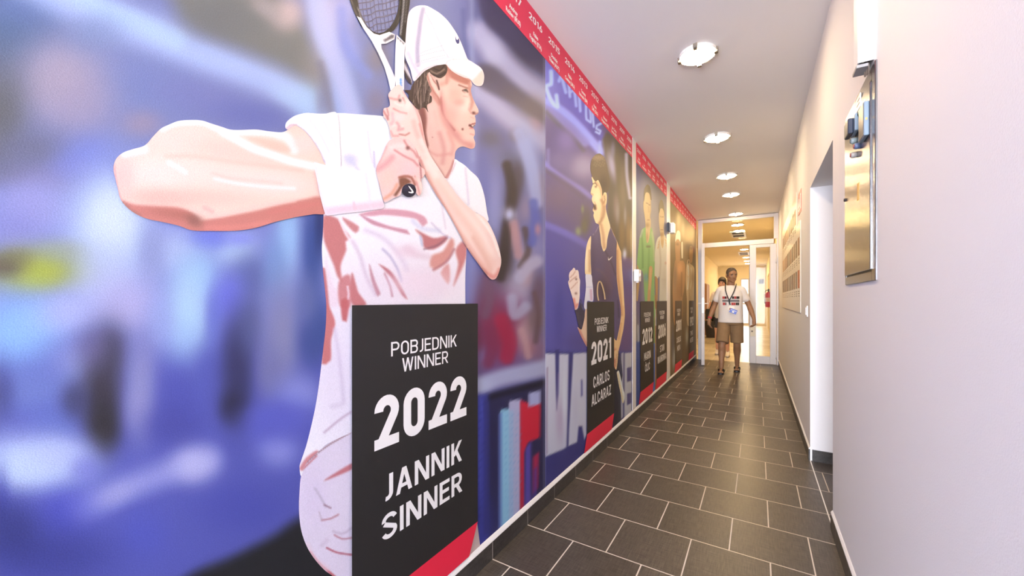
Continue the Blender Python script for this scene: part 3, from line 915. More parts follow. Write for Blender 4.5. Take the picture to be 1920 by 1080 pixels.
M = MB_ @ Matrix.Translation((0.006, -0.1665, 1.070)) @ Matrix.Rotation(R(24), 4, 'Y')
obj('badge_photo', newbox(-0.014, 0.010, -0.0006, 0.0006, -0.018, 0.014, 0, 1, M), mat('badge_photo', (0.30, 0.10, 0.08), 0.5), lan)
# wristband, flip-flops
w_ = Vector(wrL); e_ = Vector(elL); d_ = (w_ - e_).normalized()
obj('wristband', tube(bmesh.new(), [MB_ @ (w_ - d_ * 0.035), MB_ @ (w_ - d_ * 0.015)], 0.0335, 18), mat('red_wristband', (0.55, 0.03, 0.06), 0.6), man, True)
for a_, s in ((Vector(anL), 1), (Vector(anR), -1)):
    sole = [(-0.040, 0.060), (-0.036, 0.085), (0.0, 0.098), (0.036, 0.085), (0.040, 0.060), (0.036, -0.02), (0.046, -0.10), (0.042, -0.160), (0.020, -0.184), (-0.014, -0.184), (-0.040, -0.165), (-0.047, -0.10), (-0.036, -0.02)]
    bm = bmesh.new()
    prism(bm, sole, lambda p: MB_ @ Vector((a_.x + p[0], a_.y + p[1], 0.001)), lambda p: MB_ @ Vector((a_.x + p[0], a_.y + p[1], 0.022)))
    ff = obj('flip_flop', bm, M_RUBBER, man)
    bm = bmesh.new()
    toe = (a_.x + s * 0.014, a_.y - 0.118, 0.030)
    for q in (-1, 1):
        limb(bm, [toe, (a_.x + q * 0.030, a_.y - 0.085, 0.066), (a_.x + q * 0.040, a_.y - 0.035, 0.060), (a_.x + q * 0.040, a_.y + 0.0, 0.024)], [0.006, 0.011, 0.010, 0.008], MB_, 8, 4)
    obj('strap', bm, M_RUBBER, ff, True)

# --- second person right behind him
p2 = (-0.655, 9.75, 0.0)
per = thing('person', 'dark-haired person with black shoulder bag and white trainers, walking behind the man', 'person', p2)
M2 = Matrix.Translation(p2) @ Matrix.Diagonal((0.94, 0.96, 0.965, 1))
MH2 = M2 @ Matrix.Translation((0.0, -0.015, 1.640)) @ Matrix.Rotation(R(-8), 4, 'Z') @ Matrix.Rotation(R(8), 4, 'X')
bm = bmesh.new()
head_shape(bm, MH2)
limb(bm, [(0, 0.03, 1.38), (0, 0.02, 1.47), (0, 0, 1.57)], [0.070, 0.055, 0.054], M2)
loft(bm, [(0, 0.01, 0.86, 0.150, 0.105), (0, 0.01, 0.98, 0.150, 0.110), (0, 0.0, 1.12, 0.140, 0.105), (0, 0.005, 1.28, 0.158, 0.110), (0, 0.012, 1.38, 0.150, 0.090), (0, 0.02, 1.44, 0.080, 0.060)], M2)
k2L, a2L, k2R, a2R = (-0.10, 0.02, 0.49), (-0.11, 0.14, 0.11), (0.105, -0.14, 0.49), (0.125, -0.17, 0.10)
s2L, e2L, w2L, s2R, e2R, w2R = (-0.165, 0.015, 1.39), (-0.245, 0.05, 1.12), (-0.260, -0.06, 0.90), (0.165, 0.015, 1.39), (0.235, 0.05, 1.12), (0.225, -0.10, 0.93)
for s_, e_, w_ in ((s2L, e2L, w2L), (s2R, e2R, w2R)):
    s_, e_, w_ = Vector(s_), Vector(e_), Vector(w_)
    limb(bm, [s_, s_.lerp(e_, .45), e_, e_.lerp(w_, .3), w_], [0.052, 0.043, 0.036, 0.037, 0.025], M2)
for x, k_, a_ in ((-0.08, k2L, a2L), (0.08, k2R, a2R)):
    h_, k_, a_ = Vector((x, 0.01, 0.88)), Vector(k_), Vector(a_)
    limb(bm, [h_, h_.lerp(k_, .5), k_, k_.lerp(a_, .3) + Vector((0, 0.016, 0)), k_.lerp(a_, .72), a_, a_ + Vector((0, -0.02, -0.05))], [0.092, 0.074, 0.051, 0.053, 0.037, 0.031, 0.03], M2)
hand(bm, M2, w2L, (0, -0.2, -1), (1, 0.1, 0), -1, 0.35, 0.92); hand(bm, M2, w2R, (0, -0.2, -1), (-1, 0.1, 0), 1, 0.35, 0.92)
solid('body', bm, M_SKIN2, per, 0.007, 3)
face_details(MH2, per, M_SKIN2, M_HAIR2)
bm = bmesh.new()
ell(bm, (0, 0.020, 0.050), (0.088, 0.104, 0.096), MH2, seg=22); ell(bm, (0, 0.066, -0.02), (0.078, 0.060, 0.10), MH2, seg=16)
ell(bm, (0.02, -0.052, 0.078), (0.056, 0.036, 0.030), MH2, seg=14)
for s in (-1, 1): ell(bm, (s * 0.074, 0.010, 0.010), (0.016, 0.046, 0.055), MH2, seg=12)
solid('hair', bm, M_HAIR2, per, 0.007, 2)
bm = bmesh.new()
loft(bm, [(0, 0.01, 0.84, 0.168, 0.124), (0, 0.005, 0.98, 0.160, 0.124), (0, 0, 1.14, 0.154, 0.118), (0, 0.005, 1.28, 0.170, 0.120), (0, 0.012, 1.37, 0.176, 0.104), (0, 0.016, 1.43, 0.130, 0.084), (0, 0.02, 1.462, 0.076, 0.066)], M2, 28)
for s_, e_ in ((s2L, e2L), (s2R, e2R)):
    s_, e_ = Vector(s_), Vector(e_)
    limb(bm, [s_, s_.lerp(e_, .5)], [0.064, 0.064], M2, 14)
solid('top', bm, mat('pale_top', (0.62, 0.54, 0.46), 0.85), per, 0.009, 4)
bm = bmesh.new()
loft(bm, [(0, 0.01, 0.80, 0.160, 0.118), (0, 0.01, 0.88, 0.165, 0.120), (0, 0.01, 0.95, 0.155, 0.115)], M2, 26)
for x, k_ in ((-0.08, k2L), (0.08, k2R)):
    h_, k_ = Vector((x, 0.01, 0.86)), Vector(k_)
    limb(bm, [h_, h_.lerp(k_, .3), h_.lerp(k_, .5)], [0.098, 0.094, 0.092], M2, 16)
solid('shorts', bm, mat('dark_shorts', (0.03, 0.028, 0.03), 0.8), per, 0.009, 4)
for a_ in (Vector(a2L), Vector(a2R)):
    bm = bmesh.new()
    limb(bm, [a_ + Vector((0, 0.035, -0.055)), a_ + Vector((0, -0.03, -0.045)), a_ + Vector((0, -0.10, -0.062)), a_ + Vector((0, -0.165, -0.072))], [0.042, 0.044, 0.040, 0.030], M2, 14, 4)
    limb(bm, [a_ + Vector((0, 0.015, 0.02)), a_ + Vector((0, 0.010, -0.05))], [0.043, 0.043], M2, 14, 2)
    sh_ = solid('trainer', bm, mat('white_trainer', (0.70, 0.64, 0.56), 0.7), per, 0.007, 2)
    bm = bmesh.new()
    b0 = a_.z - 0.105
    prism(bm, [(-0.038, 0.06), (-0.03, 0.085), (0.03, 0.085), (0.038, 0.06), (0.043, -0.10), (0.034, -0.175), (0, -0.20), (-0.034, -0.175), (-0.043, -0.10)], lambda p: M2 @ Vector((a_.x + p[0], a_.y + p[1], b0)), lambda p: M2 @ Vector((a_.x + p[0], a_.y + p[1], b0 + 0.026)))
    obj('sole', bm, mat('grey_sole', (0.30, 0.26, 0.22), 0.8), sh_)
# shoulder bag hanging at the hip
bt_ = (p2[0] - 0.250, p2[1] - 0.10, 0.79)
t = thing('shoulder_bag', 'black shoulder bag at the hip of the person behind', 'bag', bt_)
obj('bag_body', newbox(bt_[0] - 0.06, bt_[0] + 0.06, bt_[1] - 0.13, bt_[1] + 0.13, 0.79, 1.02, 0.025, 3), mat('black_fabric', (0.014, 0.013, 0.014), 0.7), t)
bm = bmesh.new()
MI = Matrix.Identity(4)
limb(bm, [(bt_[0] + 0.02, bt_[1] - 0.11, 1.0), (bt_[0] + 0.10, bt_[1] - 0.03, 1.25), (bt_[0] + 0.13, bt_[1] + 0.09, 1.405), (bt_[0] + 0.11, bt_[1] + 0.20, 1.25), (bt_[0] + 0.02, bt_[1] + 0.12, 1.0)], [0.011] * 5, MI, 8, 5)
obj('strap', bm, M_LAN, t, True)

# ------------------------------------------------------------------ printed murals
# Every mural is a flat vinyl print glued on the wall: the picture's colours are kept per vertex of the print.
def print_mat(name, rough):
    m = bpy.data.materials.new(name)
    m.use_nodes = True
    nt = m.node_tree
    b = nt.nodes['Principled BSDF']
    at = nt.nodes.new('ShaderNodeAttribute')
    at.attribute_name = 'print'
    geo = nt.nodes.new('ShaderNodeNewGeometry')
    nz = nt.nodes.new('ShaderNodeTexNoise')          # fine grain of the vinyl
    nz.inputs['Scale'].default_value = 420.0
    nz.inputs['Detail'].default_value = 2
    nt.links.new(geo.outputs['Position'], nz.inputs['Vector'])
    mr = nt.nodes.new('ShaderNodeMapRange')
    mr.inputs['From Min'].default_value = 0.25
    mr.inputs['From Max'].default_value = 0.75
    mr.inputs['To Min'].default_value = 0.90
    mr.inputs['To Max'].default_value = 1.10
    nt.links.new(nz.outputs['Fac'], mr.inputs[0])
    vm = nt.nodes.new('ShaderNodeVectorMath')
    vm.operation = 'SCALE'
    nt.links.new(at.outputs['Color'], vm.inputs[0])
    nt.links.new(mr.outputs[0], vm.inputs[3])
    nt.links.new(vm.outputs[0], b.inputs['Base Color'])
    bp = nt.nodes.new('ShaderNodeBump')
    bp.inputs['Strength'].default_value = 0.12
    bp.inputs['Distance'].default_value = 0.002
    nt.links.new(nz.outputs['Fac'], bp.inputs['Height'])
    nt.links.new(bp.outputs[0], b.inputs['Normal'])
    b.inputs['Roughness'].default_value = rough
    b.inputs['Specular IOR Level'].default_value = 0.3
    return m
M_PRINT = print_mat('printed_vinyl', 0.5)
M_CAPBLACK = mat('caption_black', (0.022, 0.021, 0.021), 0.42, spec=0.4)
M_CAPBROWN = mat('caption_brown', (0.026, 0.021, 0.015), 0.42, spec=0.4)
M_CAPWHITE = mat('lettering_white', (0.85, 0.84, 0.84), 0.5)
M_BANNER = mat('banner_red', (0.70, 0.028, 0.085), 0.5)
M_STRIPE = mat('stripe_red', (0.80, 0.020, 0.060), 0.5)

def px_of_wall(Y, Z):
    zc = Y * CO - XL * SI
    xc = XL * CO + Y * SI
    return np.stack([HX + FOC * xc / zc, HY - FOC * (Z - EYE) / zc], -1)

def wall_of_px(P):
    r = (P[:, 0] - HX) / FOC
    zc = XL / (r * CO - SI)
    return zc * (r * SI + CO), EYE + (HY - P[:, 1]) * zc / FOC

def smooth01(t):
    t = np.clip(t, 0, 1)
    return t * t * (3 - 2 * t)

def seg_dist(P, pts, closed=False):
    A = np.asarray(pts, float)
    B = np.roll(A, -1, 0) if closed else A[1:]
    A = A if closed else A[:-1]
    best = np.full(len(P), 1e9)
    for a, b in zip(A, B):
        d = b - a
        L2 = max(d @ d, 1e-9)
        t = np.clip(((P - a) @ d) / L2, 0, 1)
        q = P - a - t[:, None] * d
        best = np.minimum(best, (q * q).sum(1))
    return np.sqrt(best)

def inside(P, poly):
    x, y = P[:, 0], P[:, 1]
    A = np.asarray(poly, float)
    c = np.zeros(len(P), bool)
    j = len(A) - 1
    for i in range(len(A)):
        xi, yi = A[i]; xj, yj = A[j]
        if yi != yj:
            c ^= ((yi > y) != (yj > y)) & (x < (xj - xi) * (y - yi) / (yj - yi) + xi)
        j = i
    return c

def spline(pts, step, closed=True):
    P = np.asarray(pts, float)
    n = len(P)
    out = []
    rng_ = range(n) if closed else range(n - 1)
    for i in rng_:
        if closed:
            p0, p1, p2, p3 = P[i - 1], P[i], P[(i + 1) % n], P[(i + 2) % n]
        else:
            p0, p1, p2, p3 = P[max(i - 1, 0)], P[i], P[i + 1], P[min(i + 2, n - 1)]
        k = max(1, int(np.linalg.norm(p2 - p1) / step))
        # centripetal-like damping keeps long/short neighbours from overshooting
        l1 = np.linalg.norm(p2 - p1)
        m1 = (p2 - p0) * 0.5; m2 = (p3 - p1) * 0.5
        for m in (m1, m2):
            lm = np.linalg.norm(m)
            if lm > l1 and lm > 0: m *= l1 / lm
        for s in range(k):
            t = s / k
            h = (2 * t**3 - 3 * t**2 + 1, t**3 - 2 * t**2 + t, -2 * t**3 + 3 * t**2, t**3 - t**2)
            out.append(h[0] * p1 + h[1] * m1 + h[2] * p2 + h[3] * m2)
    if not closed: out.append(P[-1])
    return np.array(out)

# paint operations, colours as they look in the print (0-255)
def B(cx, cy, rx, ry, col, a=1.0, ang=0.0): return ('b', cx, cy, rx, ry, col, a, ang)
def S(pts, w, f, col, a=1.0): return ('s', pts, w, f, col, a)          # soft stroke
def G(pts, f, col, a=1.0, sm=True): return ('g', pts, f, col, a, sm)   # soft area

def paint(P, base, ops):
    C = np.empty((len(P), 3))
    C[:] = base
    for op in ops:
        if op[0] == 'b':
            _, cx, cy, rx, ry, col, a, ang = op
            c, s = math.cos(math.radians(ang)), math.sin(math.radians(ang))
            dx, dy = P[:, 0] - cx, P[:, 1] - cy
            u = (dx * c + dy * s) / rx
            v = (-dx * s + dy * c) / ry
            al = a * np.exp(-1.1 * (u * u + v * v) ** 1.25)
        elif op[0] == 's':
            _, pts, w, f, col, a = op
            pts = spline(pts, 6, False) if len(pts) > 2 else np.asarray(pts, float)
            al = np.zeros(len(P))
            lo, hi = pts.min(0) - w - f, pts.max(0) + w + f
            sel = ((P >= lo) & (P <= hi)).all(1)
            if sel.any():
                d = seg_dist(P[sel], pts)
                al[sel] = a * smooth01((w / 2 + f / 2 - d) / max(f, 1e-3))
        else:
            _, pts, f, col, a, sm = op
            pts = spline(pts, 6) if sm else np.asarray(pts, float)
            al = np.zeros(len(P))
            lo, hi = pts.min(0) - f, pts.max(0) + f
            sel = ((P >= lo) & (P <= hi)).all(1)
            if sel.any():
                Q = P[sel]
                d = seg_dist(Q, pts, True)
                d = np.where(inside(Q, pts), d, -d)
                al[sel] = a * smooth01((d / max(f, 1e-3) + 1) / 2)
        C += al[:, None] * (np.asarray(col, float) - C)
    return C

def to_albedo(C, L):
    v = np.clip(C, 0, 255) / 255.0
    lin = np.where(v <= 0.04045, v / 12.92, ((v + 0.055) / 1.055) ** 2.4)
    return np.clip(lin / np.asarray(L), 0.004, 0.93)

def print_object(name, verts, faces, C, L, parent):
    me = bpy.data.meshes.new(name)
    org = np.array(ORIGIN[parent.name]) if parent is not None else np.zeros(3)
    me.from_pydata((verts - org).tolist(), [], faces)
    alb = to_albedo(C, L)
    ca = me.color_attributes.new('print', 'FLOAT_COLOR', 'POINT')
    ca.data.foreach_set('color', np.concatenate([alb, np.ones((len(alb), 1))], 1).astype(np.float32).ravel())
    me.materials.append(M_PRINT)
    o = bpy.data.objects.new(name, me)
    link(o)
    if parent is not None: o.parent = parent
    ORIGIN[o.name] = Vector(org)
    return o

LAYER = 0.0006
def on_layer(Y, Z, k):
    return np.stack([np.full(len(Y), XL + 0.001 + LAYER * k), Y, Z], -1)

def picture(name, Ys, Zs, base, ops, L, parent, clampx=-80):
    """background of a mural: a fine grid over its whole rectangle"""
    YY, ZZ = np.meshgrid(Ys, Zs, indexing='ij')
    Y, Z = YY.ravel(), ZZ.ravel()
    P = px_of_wall(np.maximum(Y, 0.06), Z)
    P = np.clip(P, [clampx, -500], [3000, 1600])
    C = paint(P, base, ops)
    n, m = len(Ys), len(Zs)
    idx = np.arange(n * m).reshape(n, m)
    f = np.stack([idx[:-1, :-1], idx[1:, :-1], idx[1:, 1:], idx[:-1, 1:]], -1).reshape(-1, 4)
    return print_object(name, on_layer(Y, Z, 0), f.tolist(), C, L, parent)

def cv(pts, ox, oy, s):                     # tracing grid -> photo pixels
    return [(ox + x / s, oy + y / s) for x, y in pts]

def patch(name, poly, base, ops, L, layer, parent, step=4.0, sm=True):
    """a printed shape with a crisp outline and soft colours inside"""
    Bd = spline(poly, step * 0.8) if sm else np.asarray(poly, float)
    keep = [0]
    for i in range(1, len(Bd)):
        if np.linalg.norm(Bd[i] - Bd[keep[-1]]) > 0.25: keep.append(i)
    Bd = Bd[keep]
    lo, hi = Bd.min(0), Bd.max(0)
    gx, gy = np.meshgrid(np.arange(lo[0], hi[0], step), np.arange(lo[1], hi[1], step))
    gx = gx + (np.arange(gx.shape[0]) % 2)[:, None] * step * 0.5
    Gp = np.stack([gx.ravel(), gy.ravel()], -1)
    Gp = Gp[inside(Gp, Bd)]
    if len(Gp): Gp = Gp[seg_dist(Gp, Bd, True) > step * 0.45]
    allp = np.concatenate([Bd, Gp]) if len(Gp) else Bd
    n = len(Bd)
    vs, es, fs, *_ = delaunay_2d_cdt([Vector(p) for p in allp], [(i, (i + 1) % n) for i in range(n)], [], 1, 1e-4)
    V = np.array([(v.x, v.y) for v in vs])
    C = paint(V, base, ops)
    Y, Z = wall_of_px(V)
    return print_object(name, on_layer(Y, Z, layer), [tuple(f) for f in fs], C, L, parent)

def flat(bm, pts_yz, k):
    """one flat face on print layer k"""
    bm.faces.new([bm.verts.new((XL + 0.001 + LAYER * k, y, z)) for y, z in pts_yz])

# ---- condensed sans lettering drawn as strokes
def arc(cx, cy, rx, ry, a0, a1, n=8):
    return [(cx + rx * math.cos(math.radians(a0 + (a1 - a0) * i / n)), cy + ry * math.sin(math.radians(a0 + (a1 - a0) * i / n))) for i in range(n + 1)]

def glyph(ch, t):
    """-> width, list of polygons; cap height 1, stroke t"""
    w = (0.56 if ch.isdigit() else 0.63) + 0.25 * (t - 0.13)
    h = t / 2
    out = []
    def bar(x0, x1, y0, y1): out.append([(x0, y0), (x1, y0), (x1, y1), (x0, y1)])
    def stem(x, y0=0, y1=1): bar(x - h, x + h, y0, y1)
    def diag(x0, y0, x1, y1):
        L = math.hypot(x1 - x0, y1 - y0)
        hw = h * L / max(abs(y1 - y0), 1e-3)
        out.append([(x0 - hw, y0), (x0 + hw, y0), (x1 + hw, y1), (x1 - hw, y1)])
    def ribbon(p, closed=False):
        p = [p[0]] + [b for a, b in zip(p, p[1:]) if math.hypot(b[0] - a[0], b[1] - a[1]) > 1e-4]
        n = len(p)
        L_, R_ = [], []
        for i in range(n):
            a = p[i - 1] if (i > 0 or closed) else p[i]
            b = p[(i + 1) % n] if (i < n - 1 or closed) else p[i]
            dx, dy = b[0] - a[0], b[1] - a[1]
            l = math.hypot(dx, dy) or 1
            nx, ny = -dy / l * h, dx / l * h
            L_.append((p[i][0] + nx, p[i][1] + ny)); R_.append((p[i][0] - nx, p[i][1] - ny))
        for i in range(n if closed else n - 1):
            j = (i + 1) % n
            out.append([L_[i], R_[i], R_[j], L_[j]])
    x0, x1, xm = h, w - h, w / 2
    rx = (w - t) / 2
    ry = rx * 1.05
    top, bot = 1 - h, h
    if ch in 'O0':
        ribbon(arc(xm, top - ry, rx, ry, 0, 180, 12) + arc(xm, bot + ry, rx, ry, 180, 360, 12), True)
    elif ch in 'CČĆG':
        ribbon([(x1, 0.70)] + arc(xm, top - ry, rx, ry, 0, 180, 12) + arc(xm, bot + ry, rx, ry, 180, 360, 12) + [(x1, 0.30)])
    elif ch == 'I': w = t; stem(h)
    elif ch == 'L': w = 0.54; stem(h); bar(0, w, 0, t)
    elif ch == 'E': w = 0.57; stem(h); bar(0, w, 0, t); bar(0, w, 1 - t, 1); bar(0, w * 0.93, 0.52 - h, 0.52 + h)
    elif ch == 'T': bar(0, w, 1 - t, 1); stem(xm)
    elif ch in 'BPRD':
        stem(h)
        if ch == 'D':
            ribbon([(h, top)] + [(w * 0.45, top)] + arc(x1 - ry, top - ry, ry, ry, 90, 0) + arc(x1 - ry, bot + ry, ry, ry, 0, -90) + [(h, bot)])
        else:
            m = 0.53 if ch == 'B' else 0.46
            q = (top - m) / 2
            ribbon([(h, top)] + arc(x1 - q * 0.85, m + q, q * 0.85, q, 90, -90) + [(h, m)])
            if ch == 'B':
                q = (m - bot) / 2
                ribbon([(h, m)] + arc(x1 - q * 0.85, bot + q, q * 0.85, q, 90, -90) + [(h, bot)])
            if ch == 'R': diag(x1 + t * 0.10, 0, xm, m)
    elif ch == 'J':
        w = 0.40 + t * 0.4; x1 = w - h; r_ = (w - t) / 2 + 0.03
        ribbon([(x1, 1)] + arc(x1 - r_, bot + r_, r_, r_, 0, -105))
    elif ch == 'K': w = w + 0.02; stem(h); diag(h + t * 0.3, 0.36, w - t * 0.62, 1); diag(w - t * 0.60, 0, w * 0.42, 0.60)
    elif ch == 'N': w = w + 0.08; stem(h); stem(w - h); diag(w - t * 0.62, 0, t * 0.62, 1)
    elif ch == 'M': w = w + 0.20; stem(h); stem(w - h); diag(w / 2, 0.25, t * 0.6, 1); diag(w / 2, 0.25, w - t * 0.6, 1)
    elif ch == 'A': w = w + 0.10; diag(t * 0.55, 0, w / 2 - t * 0.06, 1); diag(w - t * 0.55, 0, w / 2 + t * 0.06, 1); bar(w * 0.24, w * 0.76, 0.22, 0.22 + t * 0.9)
    elif ch == 'V': w = w + 0.08; diag(w / 2 - t * 0.06, 0, t * 0.55, 1); diag(w / 2 + t * 0.06, 0, w - t * 0.55, 1)
    elif ch == 'W':
        w = w + 0.32
        diag(w * 0.27, 0, t * 0.55, 1); diag(w * 0.27, 0, w * 0.5, 1); diag(w * 0.73, 0, w * 0.5, 1); diag(w * 0.73, 0, w - t * 0.55, 1)
    elif ch == 'U': ribbon([(x0, 1)] + arc(xm, bot + ry, rx, ry, 180, 360, 12) + [(x1, 1)])
    elif ch == 'Y': diag(xm, 0.42, t * 0.55, 1); diag(xm, 0.42, w - t * 0.55, 1); stem(xm, 0, 0.45)
    elif ch == 'Z': bar(0, w, 1 - t, 1); bar(0, w, 0, t); diag(t * 0.62, t * 0.5, w - t * 0.62, 1 - t * 0.5)
    elif ch == 'S':
        q = (1 - t) / 4
        ribbon(arc(xm, top - q, rx, q, 15, 90, 5) + arc(xm, top - q, rx, q, 90, 200, 7) + arc(xm, bot + q, rx, q, 20, -90, 7) + arc(xm, bot + q, rx, q, -90, -165, 5))
    elif ch == '1': w = 0.36; stem(w - h); diag(0.02 + t * .5, 0.76, w - h, 0.985)
    elif ch == '2':
        ribbon([(x0, 0.70)] + arc(xm, top - ry, rx, ry, 178, -28, 14) + [(t * 0.60, t * 0.25)])
        bar(0, w, 0, t)
    elif ch == '3':
        q = (1 - t) / 4
        ribbon(arc(xm, top - q, rx, q, 165, -90, 12)); ribbon(arc(xm, bot + q, rx, q, 90, -165, 12))
    elif ch == '4': w = w + 0.04; stem(w * 0.70, 0, 0.55); bar(0, w, 0.20, 0.20 + t); diag(t * 0.55, 0.24, w * 0.55, 1)
    elif ch == '5':
        bar(0.02, w * 0.95, 1 - t, 1); bar(0.02, 0.02 + t, 0.5, 1)
        q = 0.31 - h * 0.5
        ribbon([(h + 0.02, 0.56)] + arc(xm, bot + q, rx, q, 110, -160, 14))
    elif ch in '69':
        q = 0.30 - h * 0.4
        if ch == '6':
            ribbon(arc(xm, bot + q, rx, q, 0, 360, 16), True); diag(x0 + 0.02, bot + q, xm + t * .45, 1)
        else:
            ribbon(arc(xm, top - q, rx, q, 0, 360, 16), True); diag(xm - t * .45, 0, x1 - 0.02, top - q)
    elif ch == '7': bar(0, w, 1 - t, 1); diag(w * 0.28, 0, w - t * 0.55, 1 - t * 0.4)
    elif ch == '8':
        q = (1 - t) / 4
        ribbon(arc(xm, top - q, rx * 0.92, q, 0, 360, 16), True); ribbon(arc(xm, bot + q, rx, q, 0, 360, 16), True)
    elif ch == ' ': w = 0.26
    if ch in 'ČĆ':
        if ch == 'Č':
            out.append([(xm - h * 0.9, 1.07), (xm + h * 0.9, 1.07), (xm + h * 2.1, 1.24), (xm + h * 0.7, 1.24), (xm, 1.15), (xm - h * 0.7, 1.24), (xm - h * 2.1, 1.24)])
        else:
            out.append([(xm - h * 0.8, 1.07), (xm + h * 0.4, 1.07), (xm + h * 1.8, 1.24), (xm + h * 0.2, 1.24)])
    return w, out

def letters(bm, text, y0, y1, z0, z1, t, k):
    """text set between y0..y1 (None: natural width centred on y0) and z0..z1"""
    gap = 0.115
    x = 0
    runs = []
    for n_, ch in enumerate(text):
        w, polys = glyph(ch, t)
        if ch == 'J' and n_: x -= 0.10
        runs.append((x, polys))
        x += w + gap
    x -= gap
    H = z1 - z0
    if y1 is None:
        sx = H
        y0 = y0 - x * H / 2
    else:
        sx = (y1 - y0) / x
    for ox, polys in runs:
        vs, fs = [], []                     # strokes of a letter melt into one outline
        for p in polys:
            ar = sum(p[i - 1][0] * p[i][1] - p[i][0] * p[i - 1][1] for i in range(len(p)))
            if abs(ar) < 1e-7: continue
            p = p if ar > 0 else p[::-1]
            fs.append(list(range(len(vs), len(vs) + len(p))))
            vs += [Vector((a, b)) for a, b in p]
        cv_, ce_, cf_, _, _, src = delaunay_2d_cdt(vs, [], fs, 1, 1e-5)
        cf_ = [f for f, s_ in zip(cf_, src) if s_]
        used = {i for f in cf_ for i in f}
        nv = [bm.verts.new((XL + 0.001 + LAYER * k, y0 + (ox + v.x) * sx, z0 + v.y * H)) if i in used else None for i, v in enumerate(cv_)]
        for f in cf_:
            bm.faces.new([nv[i] for i in f])

CAPTION_Z = 1.203
def caption(parent, yc, year, first, last, mt, spans=None, layer=8):
    """black winner panel with its lettering and red foot"""
    ya, yb = yc - 0.32, yc + 0.32
    bm = bmesh.new()
    flat(bm, [(ya, 0.2315), (yb, 0.2315), (yb, CAPTION_Z), (ya, CAPTION_Z)], layer)
    cp = obj('caption_panel', bm, mt, parent)
    bm = bmesh.new()
    flat(bm, [(ya - 0.060, 0.1095), (yb - 0.061, 0.1095), (yb, 0.2315), (ya, 0.2315)], layer)
    obj('red_stripe', bm, M_STRIPE, cp, label='red slanted foot of the caption panel')
    bm = bmesh.new()
    sp = spans or {}
    def put(txt, key, z0, z1, t, hw):
        a, b = sp.get(key, (yc - hw, yc + hw) if hw else (yc, None))
        letters(bm, txt, a, b, z0, z1, t, layer + 1)
    put('POBJEDNIK', 'a', 1.0268, 1.0755, 0.125, 0.163)
    put('WINNER', 'b', 0.966, 1.0145, 0.125, 0.118)
    put(year, 'c', 0.726, 0.900, 0.20, 0.236)
    put(first, 'd', 0.5433, 0.631, 0.165, None)
    put(last, 'e', 0.413, 0.4995, 0.165, None)
    obj('lettering', bm, M_CAPWHITE, cp, label='white printed lettering')
    return cp

# light that falls on each print (display brightness of a pure white print), used to turn picture colours into ink colours
L_A = (1.50, 1.43, 1.46)
L_FIG = (1.22, 1.18, 1.18)
L_B = (1.15, 0.93, 0.78)
L_BF = (1.0, 0.80, 0.66)
L_C = (1.35, 1.03, 0.80)
L_D = (1.15, 0.82, 0.52)

